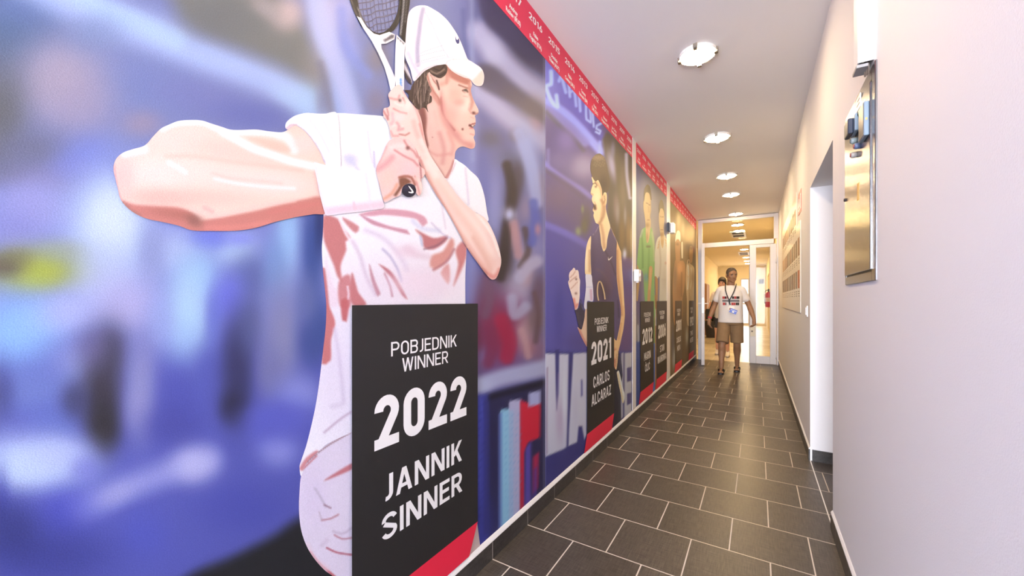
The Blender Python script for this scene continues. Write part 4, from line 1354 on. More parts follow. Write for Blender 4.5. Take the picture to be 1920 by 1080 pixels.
# ================================================================== mural nearest the camera
mA = thing('wall_mural', 'huge blue mural of tennis player in white cap, panel reading 2022', 'mural', (XL, 0.6, 0.11), 'tennis player murals')
YA1 = 2.0705
opsA = [
    G([(-600, -700), (900, -700), (900, 330), (-600, 330)], 90, (138, 144, 196), 1, False), G([(-600, 300), (900, 300), (900, 600), (-600, 640)], 90, (146, 156, 226), .85, False),
    # --- sky-lit stand, upper left
    B(20, 60, 110, 80, (98, 118, 160)), B(60, 10, 90, 40, (112, 130, 180), .8),
    S([(60, -40), (150, 10), (300, 70), (430, 125), (560, 172), (620, 205)], 70, 60, (190, 206, 255), .95),
    S([(90, -40), (190, 15), (260, 45), (330, 75)], 34, 30, (196, 220, 255), .9),
    B(270, 160, 120, 52, (134, 145, 200), 1, 18), B(400, 190, 130, 44, (134, 138, 196), 1, 14), B(480, 218, 84, 30, (118, 124, 190), .9, 8),
    G([(318, -40), (335, 25), (360, 50), (430, 85), (520, 125), (575, 150), (600, 130), (580, 60), (545, 10), (500, -40)], 26, (134, 133, 130)),
    B(420, 40, 80, 40, (128, 128, 128), .7), B(540, 25, 32, 34, (226, 198, 196), .9, 40), B(500, 15, 40, 20, (190, 175, 175), .8, 30),
    B(592, 140, 28, 60, (152, 146, 146), .95, -10), B(575, 190, 30, 35, (185, 215, 255), .8), B(545, 180, 40, 22, (192, 216, 255), .7, 20),
    B(612, 60, 30, 80, (208, 210, 250), .95, -14), B(615, 20, 30, 40, (214, 206, 240), .8), B(610, 190, 18, 34, (140, 140, 170), .8),
    B(652, 90, 26, 46, (165, 172, 240), .9, -15), B(650, 180, 36, 70, (160, 180, 238), .9), B(690, 165, 30, 46, (150, 155, 205), .8), B(708, 110, 24, 32, (150, 140, 150), .8),
    B(645, 20, 26, 40, (190, 188, 245), .8), B(705, 190, 22, 26, (150, 140, 165), .8),
    # --- left blotches
    B(112, 150, 92, 84, (186, 170, 190), .95), B(150, 200, 70, 60, (176, 162, 190), .6), B(0, 220, 60, 120, (112, 110, 110), .9), B(60, 285, 80, 50, (122, 122, 150), .9), B(180, 60, 60, 40, (140, 155, 200), .6),
    B(265, 232, 42, 26, (166, 152, 180), .85), B(40, 330, 80, 22, (118, 116, 140), .8), B(90, 340, 60, 30, (140, 135, 180), .7),
    B(170, 300, 56, 46, (128, 138, 220), .9), B(140, 318, 50, 26, (135, 138, 215), .6), B(60, 385, 80, 60, (168, 166, 226), .95), B(20, 430, 60, 40, (150, 150, 215), .8),
    B(205, 430, 84, 118, (208, 226, 255), 1), B(212, 410, 50, 66, (228, 240, 255), .9), B(190, 520, 70, 70, (196, 206, 248), .9),
    B(60, 508, 92, 46, (176, 184, 92), 1), B(78, 512, 46, 30, (182, 190, 80), .8), B(8, 500, 40, 24, (112, 100, 84), .95), B(30, 480, 40, 18, (132, 126, 90), .6), B(110, 470, 50, 22, (170, 178, 150), .6),
    B(330, 470, 50, 44, (188, 200, 246), .9), B(285, 478, 28, 60, (158, 166, 218), .8), B(440, 470, 44, 40, (190, 212, 252), .9), B(395, 446, 40, 22, (126, 138, 240), .9), B(450, 448, 30, 14, (150, 158, 250), .8),
    B(372, 520, 42, 50, (168, 206, 252), .9), B(470, 520, 44, 46, (104, 114, 176), .9), B(540, 440, 26, 90, (168, 206, 255), .95), B(515, 500, 24, 60, (130, 165, 225), .7), B(585, 470, 22, 120, (66, 88, 158), .95), B(600, 420, 12, 60, (40, 55, 110), .8),
    # --- middle band
    B(25, 625, 90, 76, (150, 192, 252), 1), B(75, 600, 60, 40, (160, 200, 255), .8), B(130, 585, 60, 44, (186, 192, 246), .9), B(238, 575, 70, 60, (194, 188, 238), .95), B(150, 690, 60, 56, (160, 166, 222), .85),
    B(60, 730, 90, 54, (120, 134, 206), .95), B(0, 740, 30, 60, (84, 88, 150), .9), B(110, 790, 60, 40, (110, 125, 205), .7),
    B(352, 590, 46, 98, (190, 222, 255), 1), B(345, 640, 34, 50, (176, 208, 255), .7), B(430, 560, 36, 50, (124, 130, 240), .95), B(300, 610, 30, 60, (170, 184, 244), .7),
    B(206, 660, 40, 62, (86, 82, 112), .95), B(190, 740, 44, 84, (68, 62, 76), .98), B(195, 800, 34, 56, (54, 50, 56), .98), B(140, 750, 30, 36, (72, 72, 110), .8), B(170, 650, 34, 40, (120, 112, 160), .6),
    B(266, 720, 34, 108, (152, 152, 206), .95), B(262, 770, 28, 44, (164, 160, 214), .7),
    B(338, 745, 48, 80, (90, 94, 186), .98), B(320, 800, 60, 46, (82, 84, 170), .8), B(390, 700, 34, 60, (94, 100, 190), .8),
    B(446, 690, 36, 110, (62, 62, 106), .98), B(440, 765, 30, 36, (48, 46, 70), .95), B(470, 610, 28, 60, (92, 98, 150), .8), B(400, 600, 16, 60, (110, 120, 215), .6),
    B(530, 630, 44, 110, (148, 148, 192), .95), B(505, 700, 26, 60, (128, 128, 180), .8), B(582, 640, 28, 60, (76, 90, 160), .95), B(600, 610, 22, 60, (70, 90, 160), .8), B(575, 560, 24, 50, (110, 120, 180), .8),
    B(562, 742, 46, 42, (150, 156, 232), .95), B(530, 780, 60, 24, (110, 112, 205), .8),
    # --- court wall
    B(60, 866, 120, 56, (198, 212, 255), 1, 6), B(40, 880, 90, 36, (204, 220, 255), .9), B(110, 850, 60, 34, (196, 206, 252), .8), B(160, 880, 30, 26, (130, 132, 220), .6),
    S([(150, 955), (240, 915), (330, 880), (390, 862)], 46, 46, (158, 160, 230), .95), B(364, 872, 44, 38, (198, 196, 248), .95), B(220, 925, 40, 20, (172, 172, 230), .7, -24),
    B(522, 842, 40, 36, (158, 162, 240), .9), B(520, 790, 80, 46, (100, 104, 208), .8),
    B(268, 1000, 50, 50, (92, 98, 200), .8), B(120, 960, 60, 50, (84, 88, 200), .7, -10), B(0, 930, 20, 60, (70, 74, 170), .6), B(80, 1040, 140, 60, (62, 66, 146), .8), B(20, 990, 60, 60, (56, 60, 128), .8), B(450, 950, 90, 50, (80, 84, 180), .6),
    G([(300, 1130), (360, 1075), (430, 1045), (510, 1005), (555, 975), (600, 960), (700, 1000), (700, 1300), (200, 1300)], 18, (42, 42, 46)),
    # --- strip right of the player
    G([(880, -200), (1040, -200), (1040, 900), (880, 900)], 10, (118, 116, 172), .85, False),
    B(885, 380, 14, 400, (152, 158, 222), .9), B(925, 20, 40, 60, (72, 68, 104), .95), B(985, 95, 50, 60, (70, 64, 92), .95, 35), B(900, 20, 12, 60, (120, 128, 195), .7),
    S([(896, 60), (930, 100), (975, 145), (1030, 185)], 40, 30, (192, 192, 240), .9), B(925, 100, 22, 34, (198, 200, 246), .8, -10), B(915, 142, 26, 20, (104, 102, 118), .9),
    S([(890, 165), (930, 200), (980, 240), (1030, 270)], 38, 30, (196, 194, 238), .85), B(1000, 205, 36, 22, (128, 112, 120), .9, 35), B(960, 178, 30, 14, (120, 110, 125), .8, 35), B(1005, 230, 14, 20, (200, 160, 175), .5),
    B(920, 262, 24, 20, (102, 100, 120), .9, 25), B(950, 300, 34, 24, (110, 110, 140), .8), B(988, 285, 24, 60, (176, 188, 248), .95, -8), B(1000, 335, 18, 44, (164, 174, 235), .8), B(968, 255, 14, 14, (120, 110, 120), .7),
    B(960, 365, 18, 60, (64, 56, 64), .95, 8), B(972, 330, 12, 30, (90, 80, 95), .8), B(926, 400, 24, 110, (160, 164, 224), .9), B(906, 350, 14, 70, (126, 130, 200), .8), B(955, 402, 15, 18, (204, 206, 254), .95), B(950, 440, 14, 60, (70, 58, 66), .9, 6),
    B(964, 440, 13, 34, (196, 165, 180), .85), B(1000, 415, 22, 44, (98, 108, 196), .9), B(985, 395, 14, 30, (180, 160, 180), .6), B(1012, 360, 14, 40, (140, 120, 140), .7), B(948, 500, 20, 50, (66, 56, 60), .95), B(1010, 470, 14, 40, (150, 150, 215), .7),
    B(985, 500, 22, 46, (186, 176, 206), .85), B(925, 500, 14, 30, (110, 95, 130), .8), B(915, 565, 30, 60, (122, 84, 112), .9), B(970, 545, 30, 40, (194, 190, 222), .85), B(1010, 545, 18, 40, (110, 85, 110), .85), B(985, 515, 12, 24, (206, 170, 178), .7),
    B(942, 622, 46, 66, (158, 46, 86), .98), B(905, 640, 26, 56, (132, 60, 98), .9), B(985, 622, 20, 40, (198, 160, 170), .9), B(1005, 600, 18, 36, (130, 105, 112), .9), B(1012, 660, 16, 34, (150, 110, 140), .8), B(992, 655, 14, 20, (180, 120, 130), .7), B(970, 585, 14, 22, (130, 70, 100), .6),
    B(905, 670, 16, 20, (140, 120, 180), .7),
    G([(896, -30), (925, -10), (1022, 88), (1034, 150), (965, 92), (905, 34)], 8, (72, 66, 104), .85), G([(896, 122), (925, 126), (1000, 188), (1034, 214), (1034, 238), (960, 194), (900, 162)], 8, (96, 88, 112), .8), S([(868, 20), (872, 90), (886, 130)], 8, 8, (104, 110, 172), .7), S([(884, -20), (886, 300)], 8, 8, (160, 172, 226), .6),
    S([(588, -20), (606, 60), (636, 140), (660, 215)], 34, 26, (206, 210, 255), .8), S([(640, 20), (650, 90), (690, 140)], 18, 16, (146, 160, 238), .6), S([(600, 120), (612, 170), (622, 215)], 14, 14, (140, 134, 150), .6),
    S([(972, 250), (985, 280), (1000, 330), (1006, 380)], 22, 12, (178, 188, 248), .85), S([(950, 310), (960, 360), (952, 420), (946, 470), (938, 520)], 18, 10, (70, 58, 62), .9), S([(962, 420), (968, 450), (972, 478)], 16, 10, (204, 158, 172), .85), S([(984, 430), (990, 470), (976, 500)], 12, 8, (92, 74, 76), .8), S([(1000, 380), (1004, 420), (996, 455)], 16, 10, (96, 108, 204), .85), S([(975, 520), (990, 500), (1006, 490)], 22, 12, (196, 190, 226), .85), S([(960, 560), (965, 590), (985, 575)], 20, 12, (190, 188, 224), .8), S([(940, 600), (955, 640), (950, 670)], 26, 12, (178, 40, 82), .85), S([(915, 610), (922, 650), (915, 680)], 20, 12, (140, 52, 92), .7), S([(978, 620), (985, 640), (990, 668)], 12, 8, (206, 162, 172), .8), S([(1002, 550), (1010, 590), (1004, 640)], 10, 8, (110, 84, 92), .8), B(955, 402, 10, 13, (206, 208, 255), 1), B(1008, 430, 6, 12, (206, 150, 165), .8), S([(912, 520), (918, 560), (910, 590)], 16, 10, (128, 92, 122), .8),
    S([(890, 726), (940, 708), (990, 697), (1035, 686)], 30, 16, (188, 190, 232), .98), B(905, 722, 18, 14, (206, 212, 250), .7),
    G([(885, 752), (930, 734), (1035, 708), (1035, 1000), (885, 1080)], 8, (52, 50, 92), 1, False), S([(915, 745), (970, 730), (1035, 714)], 12, 10, (30, 28, 44), .7),
    G([(885, 740), (914, 740), (914, 1010), (885, 1080)], 8, (74, 80, 182), 1, False), S([(900, 745), (900, 1000)], 5, 6, (88, 96, 205), .8), B(905, 990, 30, 60, (66, 70, 160), .6),
    S([(910, 750), (910, 1000)], 5, 5, (62, 60, 130), .8),
    G([(938, 768), (957, 766), (957, 1000), (938, 1010)], 3, (160, 216, 252), 1, False), G([(935, 775), (940, 775), (940, 1000), (935, 1000)], 4, (110, 130, 215), .9, False),
    G([(954, 752), (977, 748), (974, 1000), (955, 1000)], 2.5, (198, 196, 238), 1, False), G([(955, 770), (963, 770), (963, 1000), (955, 1000)], 2, (172, 206, 248), .8, False),
    G([(975, 751), (992, 756), (1013, 756), (1012, 820), (990, 829), (982, 850), (981, 960), (975, 985)], 2.5, (228, 44, 72), 1, False), G([(991, 737), (1013, 732), (1013, 757), (991, 763)], 2.5, (190, 194, 244), 1, False),
    G([(985, 840), (995, 828), (995, 955), (983, 975)], 4, (112, 92, 200), .95, False), G([(999, 856), (1010, 848), (1008, 915), (999, 925)], 3.5, (204, 48, 96), .95, False), G([(1001, 880), (1006, 875), (1005, 950), (999, 950)], 3, (96, 74, 180), .8, False), S([(990, 840), (990, 960)], 3, 3, (70, 60, 150), .6),
] + [S([(937, 780 + 13 * k), (976, 777 + 12.6 * k)], 1.6, 2, (120, 170, 235), .35) for k in range(16)] + [S([(891, 760 + 15 * k), (916, 756 + 14.6 * k)], 2, 3, (56, 60, 150), .45) for k in range(16)]
opsA += [S([(894.5, -300), (894.5, 1200)], 1.0, 1.4, (190, 190, 225), .6), S([(1020.5, -300), (1020.5, 1200)], 1.0, 1.4, (190, 190, 230), .6)]
# columns follow the photo's scale, so near and far picture detail is equally fine
cols = [left_pt(x, 562)[0] for x in np.arange(-60, 1021.5, 4.0)]
Ys = np.array([-2.3, -1.8, -1.3, -0.8, -0.4, -0.15, 0.0] + [c for c in cols if c > 0.03 and c < YA1 - 0.006] + [YA1])
Zs = np.arange(0.1085, 2.6451, 0.0113)
Zs[-1] = 2.6445
picture('printed_background', Ys, Zs, (96, 100, 190), opsA, L_A, mA)

# --- the player: shirt first, everything else printed over it
T1 = lambda p: cv(p, 520, 200, 2.843)
T2 = lambda p: cv(p, 640, 0, 3.6)
T3 = lambda p: cv(p, 190, 190, 4.1545)
T4 = lambda p: cv(p, 680, 140, 4.5)
T5 = lambda p: cv(p, 540, 560, 2.077)
shirt_poly = [(535.8, 242), (536, 230), (551.7, 217.6), (572.8, 212.5), (601, 213.4), (636, 212.3), (675, 214.8), (713.5, 217.6), (740, 222), (790, 240), (805, 300), (826, 327), (837, 334), (846, 318), (851, 299), (860, 303), (871.7, 310.8), (880.5, 319.6), (896.4, 335.4), (906.9, 365), (912.2, 397), (914, 414.6), (889, 398), (880, 420), (875.3, 446), (873.5, 480), (871.7, 516.6), (871.7, 567.6), (872, 600), (800, 640), (700, 800), (657, 812), (617, 829.6), (593, 849), (573.7, 868), (564, 892), (560.7, 875.4), (564, 863), (573.7, 834), (583.3, 796), (590.6, 762), (596.8, 723.7), (601.6, 685), (605, 656), (609.8, 613), (611, 574), (607.9, 537.7), (604.4, 502.5), (602.7, 467), (604.4, 439), (606, 400), (608.8, 306.7), (599, 286), (584.8, 263.4), (570.3, 246.6), (553.5, 235.7)]
RED, ROSE, LAV = (204, 124, 124), (218, 156, 160), (212, 198, 222)
ops = [
    B(640, 700, 90, 130, (236, 226, 246), .9), B(720, 540, 150, 60, (240, 228, 240), .8), B(800, 530, 60, 40, (240, 222, 235), .8), B(640, 260, 80, 50, (255, 254, 255), .9), B(700, 240, 60, 30, (255, 255, 255), .9),
    S(T1([(230, 45), (260, 130), (300, 220), (330, 310)]), 4, 6, (222, 212, 240), .8), S(T1([(150, 110), (210, 200), (250, 300)]), 6, 5, (214, 200, 228), .9), S(T1([(90, 100), (60, 110), (48, 122)]), 6, 5, (225, 190, 200), .9),
    S(T1([(480, 130), (490, 230), (505, 300)]), 3, 5, (224, 216, 242), .8), S(T1([(512, 240), (516, 320)]), 3, 4, (190, 185, 225), .8), B(657, 300, 14, 12, (206, 204, 236), .9, 30), S(T1([(360, 270), (400, 300), (430, 340)]), 5, 8, (214, 212, 240), .8),
    # under the arm
    G(T1([(243, 585), (320, 598), (352, 650), (388, 700), (362, 720), (366, 762), (335, 850), (345, 935), (318, 905), (300, 850), (275, 790), (243, 700)]), 3.5, RED, .95, True),
    G(T1([(255, 800), (270, 860), (300, 960), (330, 1000), (320, 1060), (262, 1060)]), 5, (240, 214, 228), .6), S(T1([(240, 870), (252, 960), (262, 1070)]), 9, 5, (198, 118, 124), .95),
    G(T1([(395, 885), (415, 940), (430, 990), (472, 1055), (402, 1060), (384, 990)]), 3, (200, 120, 124), .95), G(T1([(325, 935), (384, 900), (386, 1065), (332, 1065)]), 3.5, (206, 128, 132), .9),
    S(T1([(372, 960), (378, 1000), (370, 1060)]), 4, 3, (245, 225, 240), .8),
    G(T1([(345, 590), (432, 640), (415, 674), (365, 628)]), 3, (206, 134, 138), .95), S(T1([(330, 600), (370, 690), (420, 740)]), 5, 4, (250, 240, 250), .8),
    G(T1([(432, 575), (560, 546), (700, 556), (780, 585), (798, 620), (772, 642), (742, 602), (660, 586), (560, 578), (500, 584)]), 2.5, (214, 148, 166), .85),
    G(T1([(440, 577), (520, 610), (600, 638), (690, 658), (706, 682), (600, 656), (500, 626)]), 2.2, (202, 140, 160), .9),
    S(T1([(470, 660), (560, 700), (640, 780), (690, 870)]), 8, 12, (222, 206, 228), .7), S(T1([(400, 720), (440, 800), (470, 900), (520, 1000)]), 6, 10, (214, 192, 214), .7),
    S(T1([(560, 760), (600, 800), (640, 870), (660, 930)]), 4, 6, (170, 160, 200), .7),
    G(T1([(735, 655), (830, 700), (905, 688), (893, 722), (830, 762), (780, 752), (770, 700)]), 3, (194, 118, 122), .95), S(T1([(780, 760), (850, 740), (900, 700)]), 4, 4, (130, 90, 110), .6),
    G(T1([(820, 795), (880, 770), (925, 700), (942, 735), (905, 820), (835, 872), (812, 850)]), 4, (218, 150, 142), .95), S(T1([(830, 870), (900, 825), (940, 760)]), 5, 4, (176, 110, 118), .7),
    G(T1([(880, 862), (910, 838), (918, 900), (908, 945), (868, 888)]), 3.5, (222, 156, 152), .9),
    G(T1([(1008, 735), (1003, 810), (938, 955), (962, 840), (948, 765), (985, 718)]), 3.5, (206, 128, 128), .95),
    G(T1([(540, 840), (600, 875), (650, 945), (690, 1025), (662, 1005), (610, 920), (565, 868)]), 2.5, (188, 108, 118), .95), G(T1([(488, 840), (520, 930), (548, 1000), (532, 1012), (498, 920)]), 2.5, (190, 128, 144), .85), S(T1([(570, 890), (600, 960), (610, 1010)]), 4, 4, (190, 130, 150), .8),
    S(T1([(690, 760), (740, 790), (800, 800)]), 12, 14, (226, 200, 214), .6), S(T1([(760, 690), (770, 740)]), 4, 4, (180, 190, 225), .7), S(T1([(720, 610), (770, 650), (860, 660)]), 8, 8, (214, 216, 240), .7), S(T1([(860, 430), (880, 560), (895, 650)]), 3, 4, (226, 214, 232), .8), S(T1([(1000, 330), (1010, 430), (1018, 520)]), 3, 5, (214, 206, 232), .8), S(T1([(905, 385), (935, 330), (945, 300)]), 3, 3, (226, 200, 214), .9), S(T1([(920, 700), (880, 680), (820, 620)]), 3, 4, (200, 190, 220), .7),
    B(*T1([(740, 940)])[0], 60, 24, (246, 226, 240), .7), B(*T1([(690, 770)])[0], 26, 14, (236, 208, 224), .7),
    # red edge and the lower folds
    G(T5([(146, 20), (172, 60), (182, 100), (166, 160), (164, 240), (130, 254)]), 3, (204, 118, 118), .95), G(T5([(205, 5), (236, 5), (226, 90), (210, 85)]), 3, (198, 106, 110), .95), S(T5([(180, 120), (200, 250), (215, 400)]), 6, 9, (214, 200, 226), .7), S(T5([(140, 520), (200, 470), (245, 440)]), 4, 5, (190, 160, 190), .7), S(T5([(170, 420), (210, 410)]), 8, 8, (222, 210, 232), .7),
    S(T5([(52, 660), (75, 625), (110, 600)]), 9, 5, (206, 126, 132), .85), S(T5([(64, 690), (110, 615), (160, 575), (245, 525)]), 3, 2.5, (176, 118, 140), .8),
]
PL = patch('printed_player', shirt_poly, (250, 246, 255), ops, L_FIG, 2, mA, 2.6)
PL['label'] = 'white shirt of the printed tennis player'
shorts_poly = [(660, 806), (617, 830), (593, 849), (573.7, 868), (564, 892), (560.7, 926), (560.2, 960), (564, 993), (573.7, 1022), (588, 1046), (607.4, 1068), (626.7, 1083), (644, 1110), (652, 1160), (655, 1200), (672, 1200), (672, 900)]
patch('shorts', shorts_poly, (232, 220, 240), [
    B(585, 930, 30, 60, (224, 210, 236), .8), S(T5([(66, 640), (110, 604), (160, 568), (245, 520)]), 2.4, 2, (150, 110, 120), .85), S(T5([(60, 660), (110, 612)]), 3, 3, (196, 108, 118), .8),
    G(T5([(140, 708), (180, 680), (250, 640), (250, 662), (190, 690)]), 2.5, (198, 116, 124), .95), S(T5([(105, 740), (130, 780), (145, 810)]), 4, 5, (190, 176, 200), .7), S(T5([(140, 802), (165, 815)]), 3, 3, (150, 110, 130), .8), S(T5([(130, 862), (165, 856), (195, 840)]), 3, 3, (186, 120, 134), .8), S(T5([(130, 860), (120, 830)]), 3, 3, (190, 170, 190), .6),
    S(T5([(180, 920), (210, 935), (250, 930)]), 3, 3, (190, 120, 140), .8), S(T5([(150, 970), (190, 988), (250, 997)]), 3.5, 3, (180, 84, 104), .85), S(T5([(175, 905), (210, 915), (250, 890)]), 4, 5, (200, 180, 205), .7), S(T5([(150, 940), (130, 960)]), 8, 8, (214, 196, 220), .6),
    S(T5([(85, 985), (115, 1025), (160, 1065), (190, 1090)]), 5, 3.5, (198, 96, 106), .9), S(T5([(75, 960), (100, 1010), (150, 1050)]), 10, 10, (240, 214, 228), .7)],
    L_FIG, 1, PL, 2.4).__setitem__('label', 'pale lavender shorts of the printed player')
# face, ear and neck
face_poly = [(780, 140), (798, 131), (834, 120), (846, 132), (862, 143), (879, 148.6), (884, 158), (882, 169), (884.4, 180.6), (890, 194), (896, 206), (895.4, 213), (889.5, 217), (890.5, 222), (890.8, 230.6), (889, 236), (886, 239.5), (888.8, 244.4), (889.2, 252.8), (887, 258), (890, 268), (888.4, 277), (881.7, 279.3), (868, 275), (859, 277.5), (853, 285), (851, 300), (846, 318), (837.8, 334.6), (826.7, 327), (810, 310), (795, 290), (786, 240), (780, 200)]
SK, SH = (246, 206, 196), (214, 150, 140)
patch('face', face_poly, SK, [
    B(850, 200, 30, 40, (252, 218, 208), .8), B(870, 195, 10, 22, (255, 236, 228), .7), B(820, 240, 30, 60, (244, 196, 190), .7),
    G(T2([(700, 440), (760, 490), (870, 545), (862, 575), (800, 560), (740, 530), (700, 500)]), 3, (190, 118, 104), .85), S(T2([(790, 575), (830, 590), (862, 600)]), 3, 2.5, (150, 96, 84), .8),
    S(T2([(815, 612), (838, 606), (850, 622)]), 3, 2, (92, 66, 60), .95), B(*T2([(834, 612)])[0], 3.4, 2.2, (70, 62, 60), .95), S(T2([(820, 650), (850, 655)]), 2, 2.5, (206, 150, 140), .6),
    S(T2([(868, 590), (872, 640), (880, 690), (866, 735)]), 7, 6, (206, 146, 136), .75), B(*T2([(890, 762)])[0], 4, 2.6, (110, 60, 60), .95), S(T2([(862, 700), (856, 740), (872, 765)]), 3, 3, (214, 150, 145), .7), B(*T2([(905, 735)])[0], 4, 6, (250, 214, 206), .6),
    S(T2([(860, 850), (882, 838), (900, 834)]), 2.6, 1.8, (150, 66, 70), .9), S(T2([(862, 846), (880, 860), (895, 850)]), 3.4, 2, (88, 40, 44), .9), B(*T2([(884, 850)])[0], 2.2, 1.6, (245, 235, 230), .9), S(T2([(865, 866), (890, 868)]), 3, 2.5, (226, 140, 140), .8),
    B(*T2([(815, 873)])[0], 2.2, 2.4, (120, 66, 60), .95), B(*T2([(612, 928)])[0], 1.4, 1.4, (190, 130, 130), .9),
    S(T2([(665, 640), (680, 740), (700, 810), (745, 880), (800, 940), (870, 985)]), 13, 13, (224, 156, 152), .9), S(T2([(668, 660), (676, 740), (700, 800), (760, 880)]), 4, 4, (196, 120, 118), .8), B(*T2([(790, 690)])[0], 12, 8, (226, 168, 160), .7),
    B(*T2([(760, 640)])[0], 18, 14, (240, 190, 178), .7), B(*T2([(730, 780)])[0], 16, 20, (238, 184, 176), .75), B(*T2([(850, 700)])[0], 5, 14, (255, 232, 222), .8), B(*T2([(830, 800)])[0], 10, 10, (250, 212, 202), .7), B(*T2([(845, 930)])[0], 12, 8, (252, 214, 206), .7), B(*T2([(700, 620)])[0], 8, 16, (252, 220, 208), .7),
    S([(800, 136), (803, 150), (809, 165), (816, 178)], 1.8, 1.4, (150, 92, 84), .8), S([(804, 137), (807, 150), (812, 163), (819, 174)], 3, 2, (255, 224, 214), .9), S([(809, 139), (813, 146), (818, 156), (821, 166)], 2.4, 1.4, (112, 68, 62), .9), S([(816, 143), (823, 150), (827, 160)], 3, 2, (246, 206, 194), .8), S([(866, 171), (870, 174), (876, 173)], 1.2, 1.2, (170, 116, 106), .7), S(T2([(700, 455), (712, 500), (706, 560)]), 5, 5, (200, 140, 126), .7), S(T2([(860, 560), (858, 600), (866, 640)]), 4, 4, (214, 156, 144), .8), S(T2([(884, 770), (905, 772), (918, 764)]), 2, 1.4, (150, 84, 80), .8), S(T2([(870, 792), (892, 800)]), 2, 2, (236, 176, 170), .7), S(T2([(868, 905), (890, 912)]), 3, 3, (226, 158, 154), .7),
    G(T2([(530, 720), (560, 735), (575, 800), (566, 900), (580, 1000), (552, 960), (540, 860)]), 4, (160, 98, 92), .85), S(T2([(620, 760), (650, 900), (676, 990)]), 6, 8, (232, 172, 164), .7), S(T2([(720, 900), (750, 980), (740, 1040)]), 8, 8, (234, 170, 164), .7),
    # neck
    S(T2([(535, 720), (545, 800), (545, 900), (562, 980)]), 12, 6, (150, 94, 90), .95), S(T2([(600, 720), (640, 860), (700, 1000)]), 16, 20, (250, 214, 208), .7), S(T2([(660, 900), (690, 1000), (680, 1100)]), 8, 10, (226, 160, 156), .7), S(T2([(590, 1020), (640, 1050), (720, 1040)]), 5, 8, (232, 166, 162), .7),
    S(T4([(700, 870), (740, 800), (765, 730)]), 5, 4, (206, 138, 138), .85), S(T4([(560, 690), (620, 760), (680, 850)]), 5, 6, (236, 180, 176), .7), S(T2([(790, 1000), (760, 1040), (762, 1080)]), 4, 5, (250, 200, 195), .7),
    # ear
    G(T2([(568, 490), (600, 490), (640, 540), (664, 600), (662, 660), (640, 690), (610, 620), (580, 560)]), 2.5, (250, 210, 200), .9), S(T2([(575, 500), (590, 560), (620, 620), (650, 660), (664, 700)]), 3.2, 2.2, (186, 120, 108), .8), S(T2([(600, 510), (618, 545), (640, 570), (655, 600)]), 2.2, 2, (170, 106, 96), .85), S(T2([(640, 545), (652, 580), (656, 605)]), 3, 2, (90, 54, 52), .9), S(T2([(600, 520), (620, 580), (650, 630)]), 3, 3, (255, 224, 214), .8), S(T2([(600, 600), (630, 660), (662, 700)]), 8, 6, (206, 140, 130), .7),
    S(T2([(690, 480), (720, 520), (700, 560), (672, 570)]), 8, 8, (226, 170, 158), .7)],
    tuple(v * 1.14 for v in L_FIG), 3, PL, 1.6).__setitem__('label', 'face and neck of the printed player')
hair_poly = T2([(570, 470), (520, 510), (492, 548), (470, 585), (462, 608), (425, 612), (450, 640), (452, 668), (470, 690), (490, 722), (520, 742), (545, 728), (566, 735), (582, 760), (574, 712), (604, 690), (606, 655), (592, 640), (604, 612), (586, 570), (572, 520), (588, 488), (600, 500), (640, 524), (668, 528), (700, 505), (712, 465), (692, 432), (630, 448)])
hl = []
hr_ = random.Random(11)
for k in range(70):
    x0_ = hr_.uniform(490, 610); y0_ = hr_.uniform(480, 560) + max(0, (560 - x0_) * 0.5)
    ln_ = hr_.uniform(60, 190); dx_ = hr_.uniform(-34, 14) - (x0_ - 540) * 0.10
    c_ = hr_.choice(((150, 130, 120), (62, 48, 44), (70, 54, 50), (50, 38, 36), (126, 106, 98), (176, 156, 144)))
    hl.append(S(T2([(x0_, y0_), (x0_ + dx_ * 0.3 + hr_.uniform(-5, 5), y0_ + ln_ * 0.4), (x0_ + dx_, y0_ + ln_)]), hr_.uniform(0.8, 1.8), 1.0, c_, .75))
patch('hair', hair_poly, (80, 64, 58), hl + [S(T2([(600, 480), (640, 500), (690, 470)]), 3, 3, (160, 138, 124), .7), S(T2([(620, 465), (660, 480), (690, 445)]), 2, 2, (50, 38, 36), .8), S(T2([(600, 497), (650, 518), (700, 490)]), 2, 2, (50, 38, 36), .8), S(T2([(500, 560), (480, 640), (520, 720)]), 5, 5, (70, 54, 50), .7)], L_FIG, 4, PL, 1.2).__setitem__('label', 'dark brown hair of the printed player')
patch('cap_strap', T2([(415, 392), (432, 420), (446, 470), (462, 520), (474, 548), (468, 575), (448, 560), (430, 530), (418, 480)]), (70, 58, 66), [S(T2([(420, 440), (450, 500), (480, 545)]), 5, 3, (240, 236, 250), .9)], L_FIG, 4, PL, 2.5, False)
cap_poly = T2([(482, 548), (460, 470), (438, 420), (424, 380), (426, 310), (430, 240), (440, 130), (448, 95), (465, 68), (492, 48), (520, 40), (550, 39), (580, 45), (650, 85), (690, 118), (720, 150), (752, 195), (780, 240), (800, 282), (820, 330), (836, 372), (850, 402), (876, 418), (902, 435), (928, 452), (945, 470), (954, 490), (959, 512), (958, 540), (952, 566), (940, 580), (922, 583), (902, 578), (888, 566), (862, 536), (830, 527), (800, 515), (768, 499), (740, 480), (718, 458), (700, 437), (665, 440), (630, 446), (595, 462), (560, 480), (538, 500), (518, 522)])
CL = (176, 170, 204)
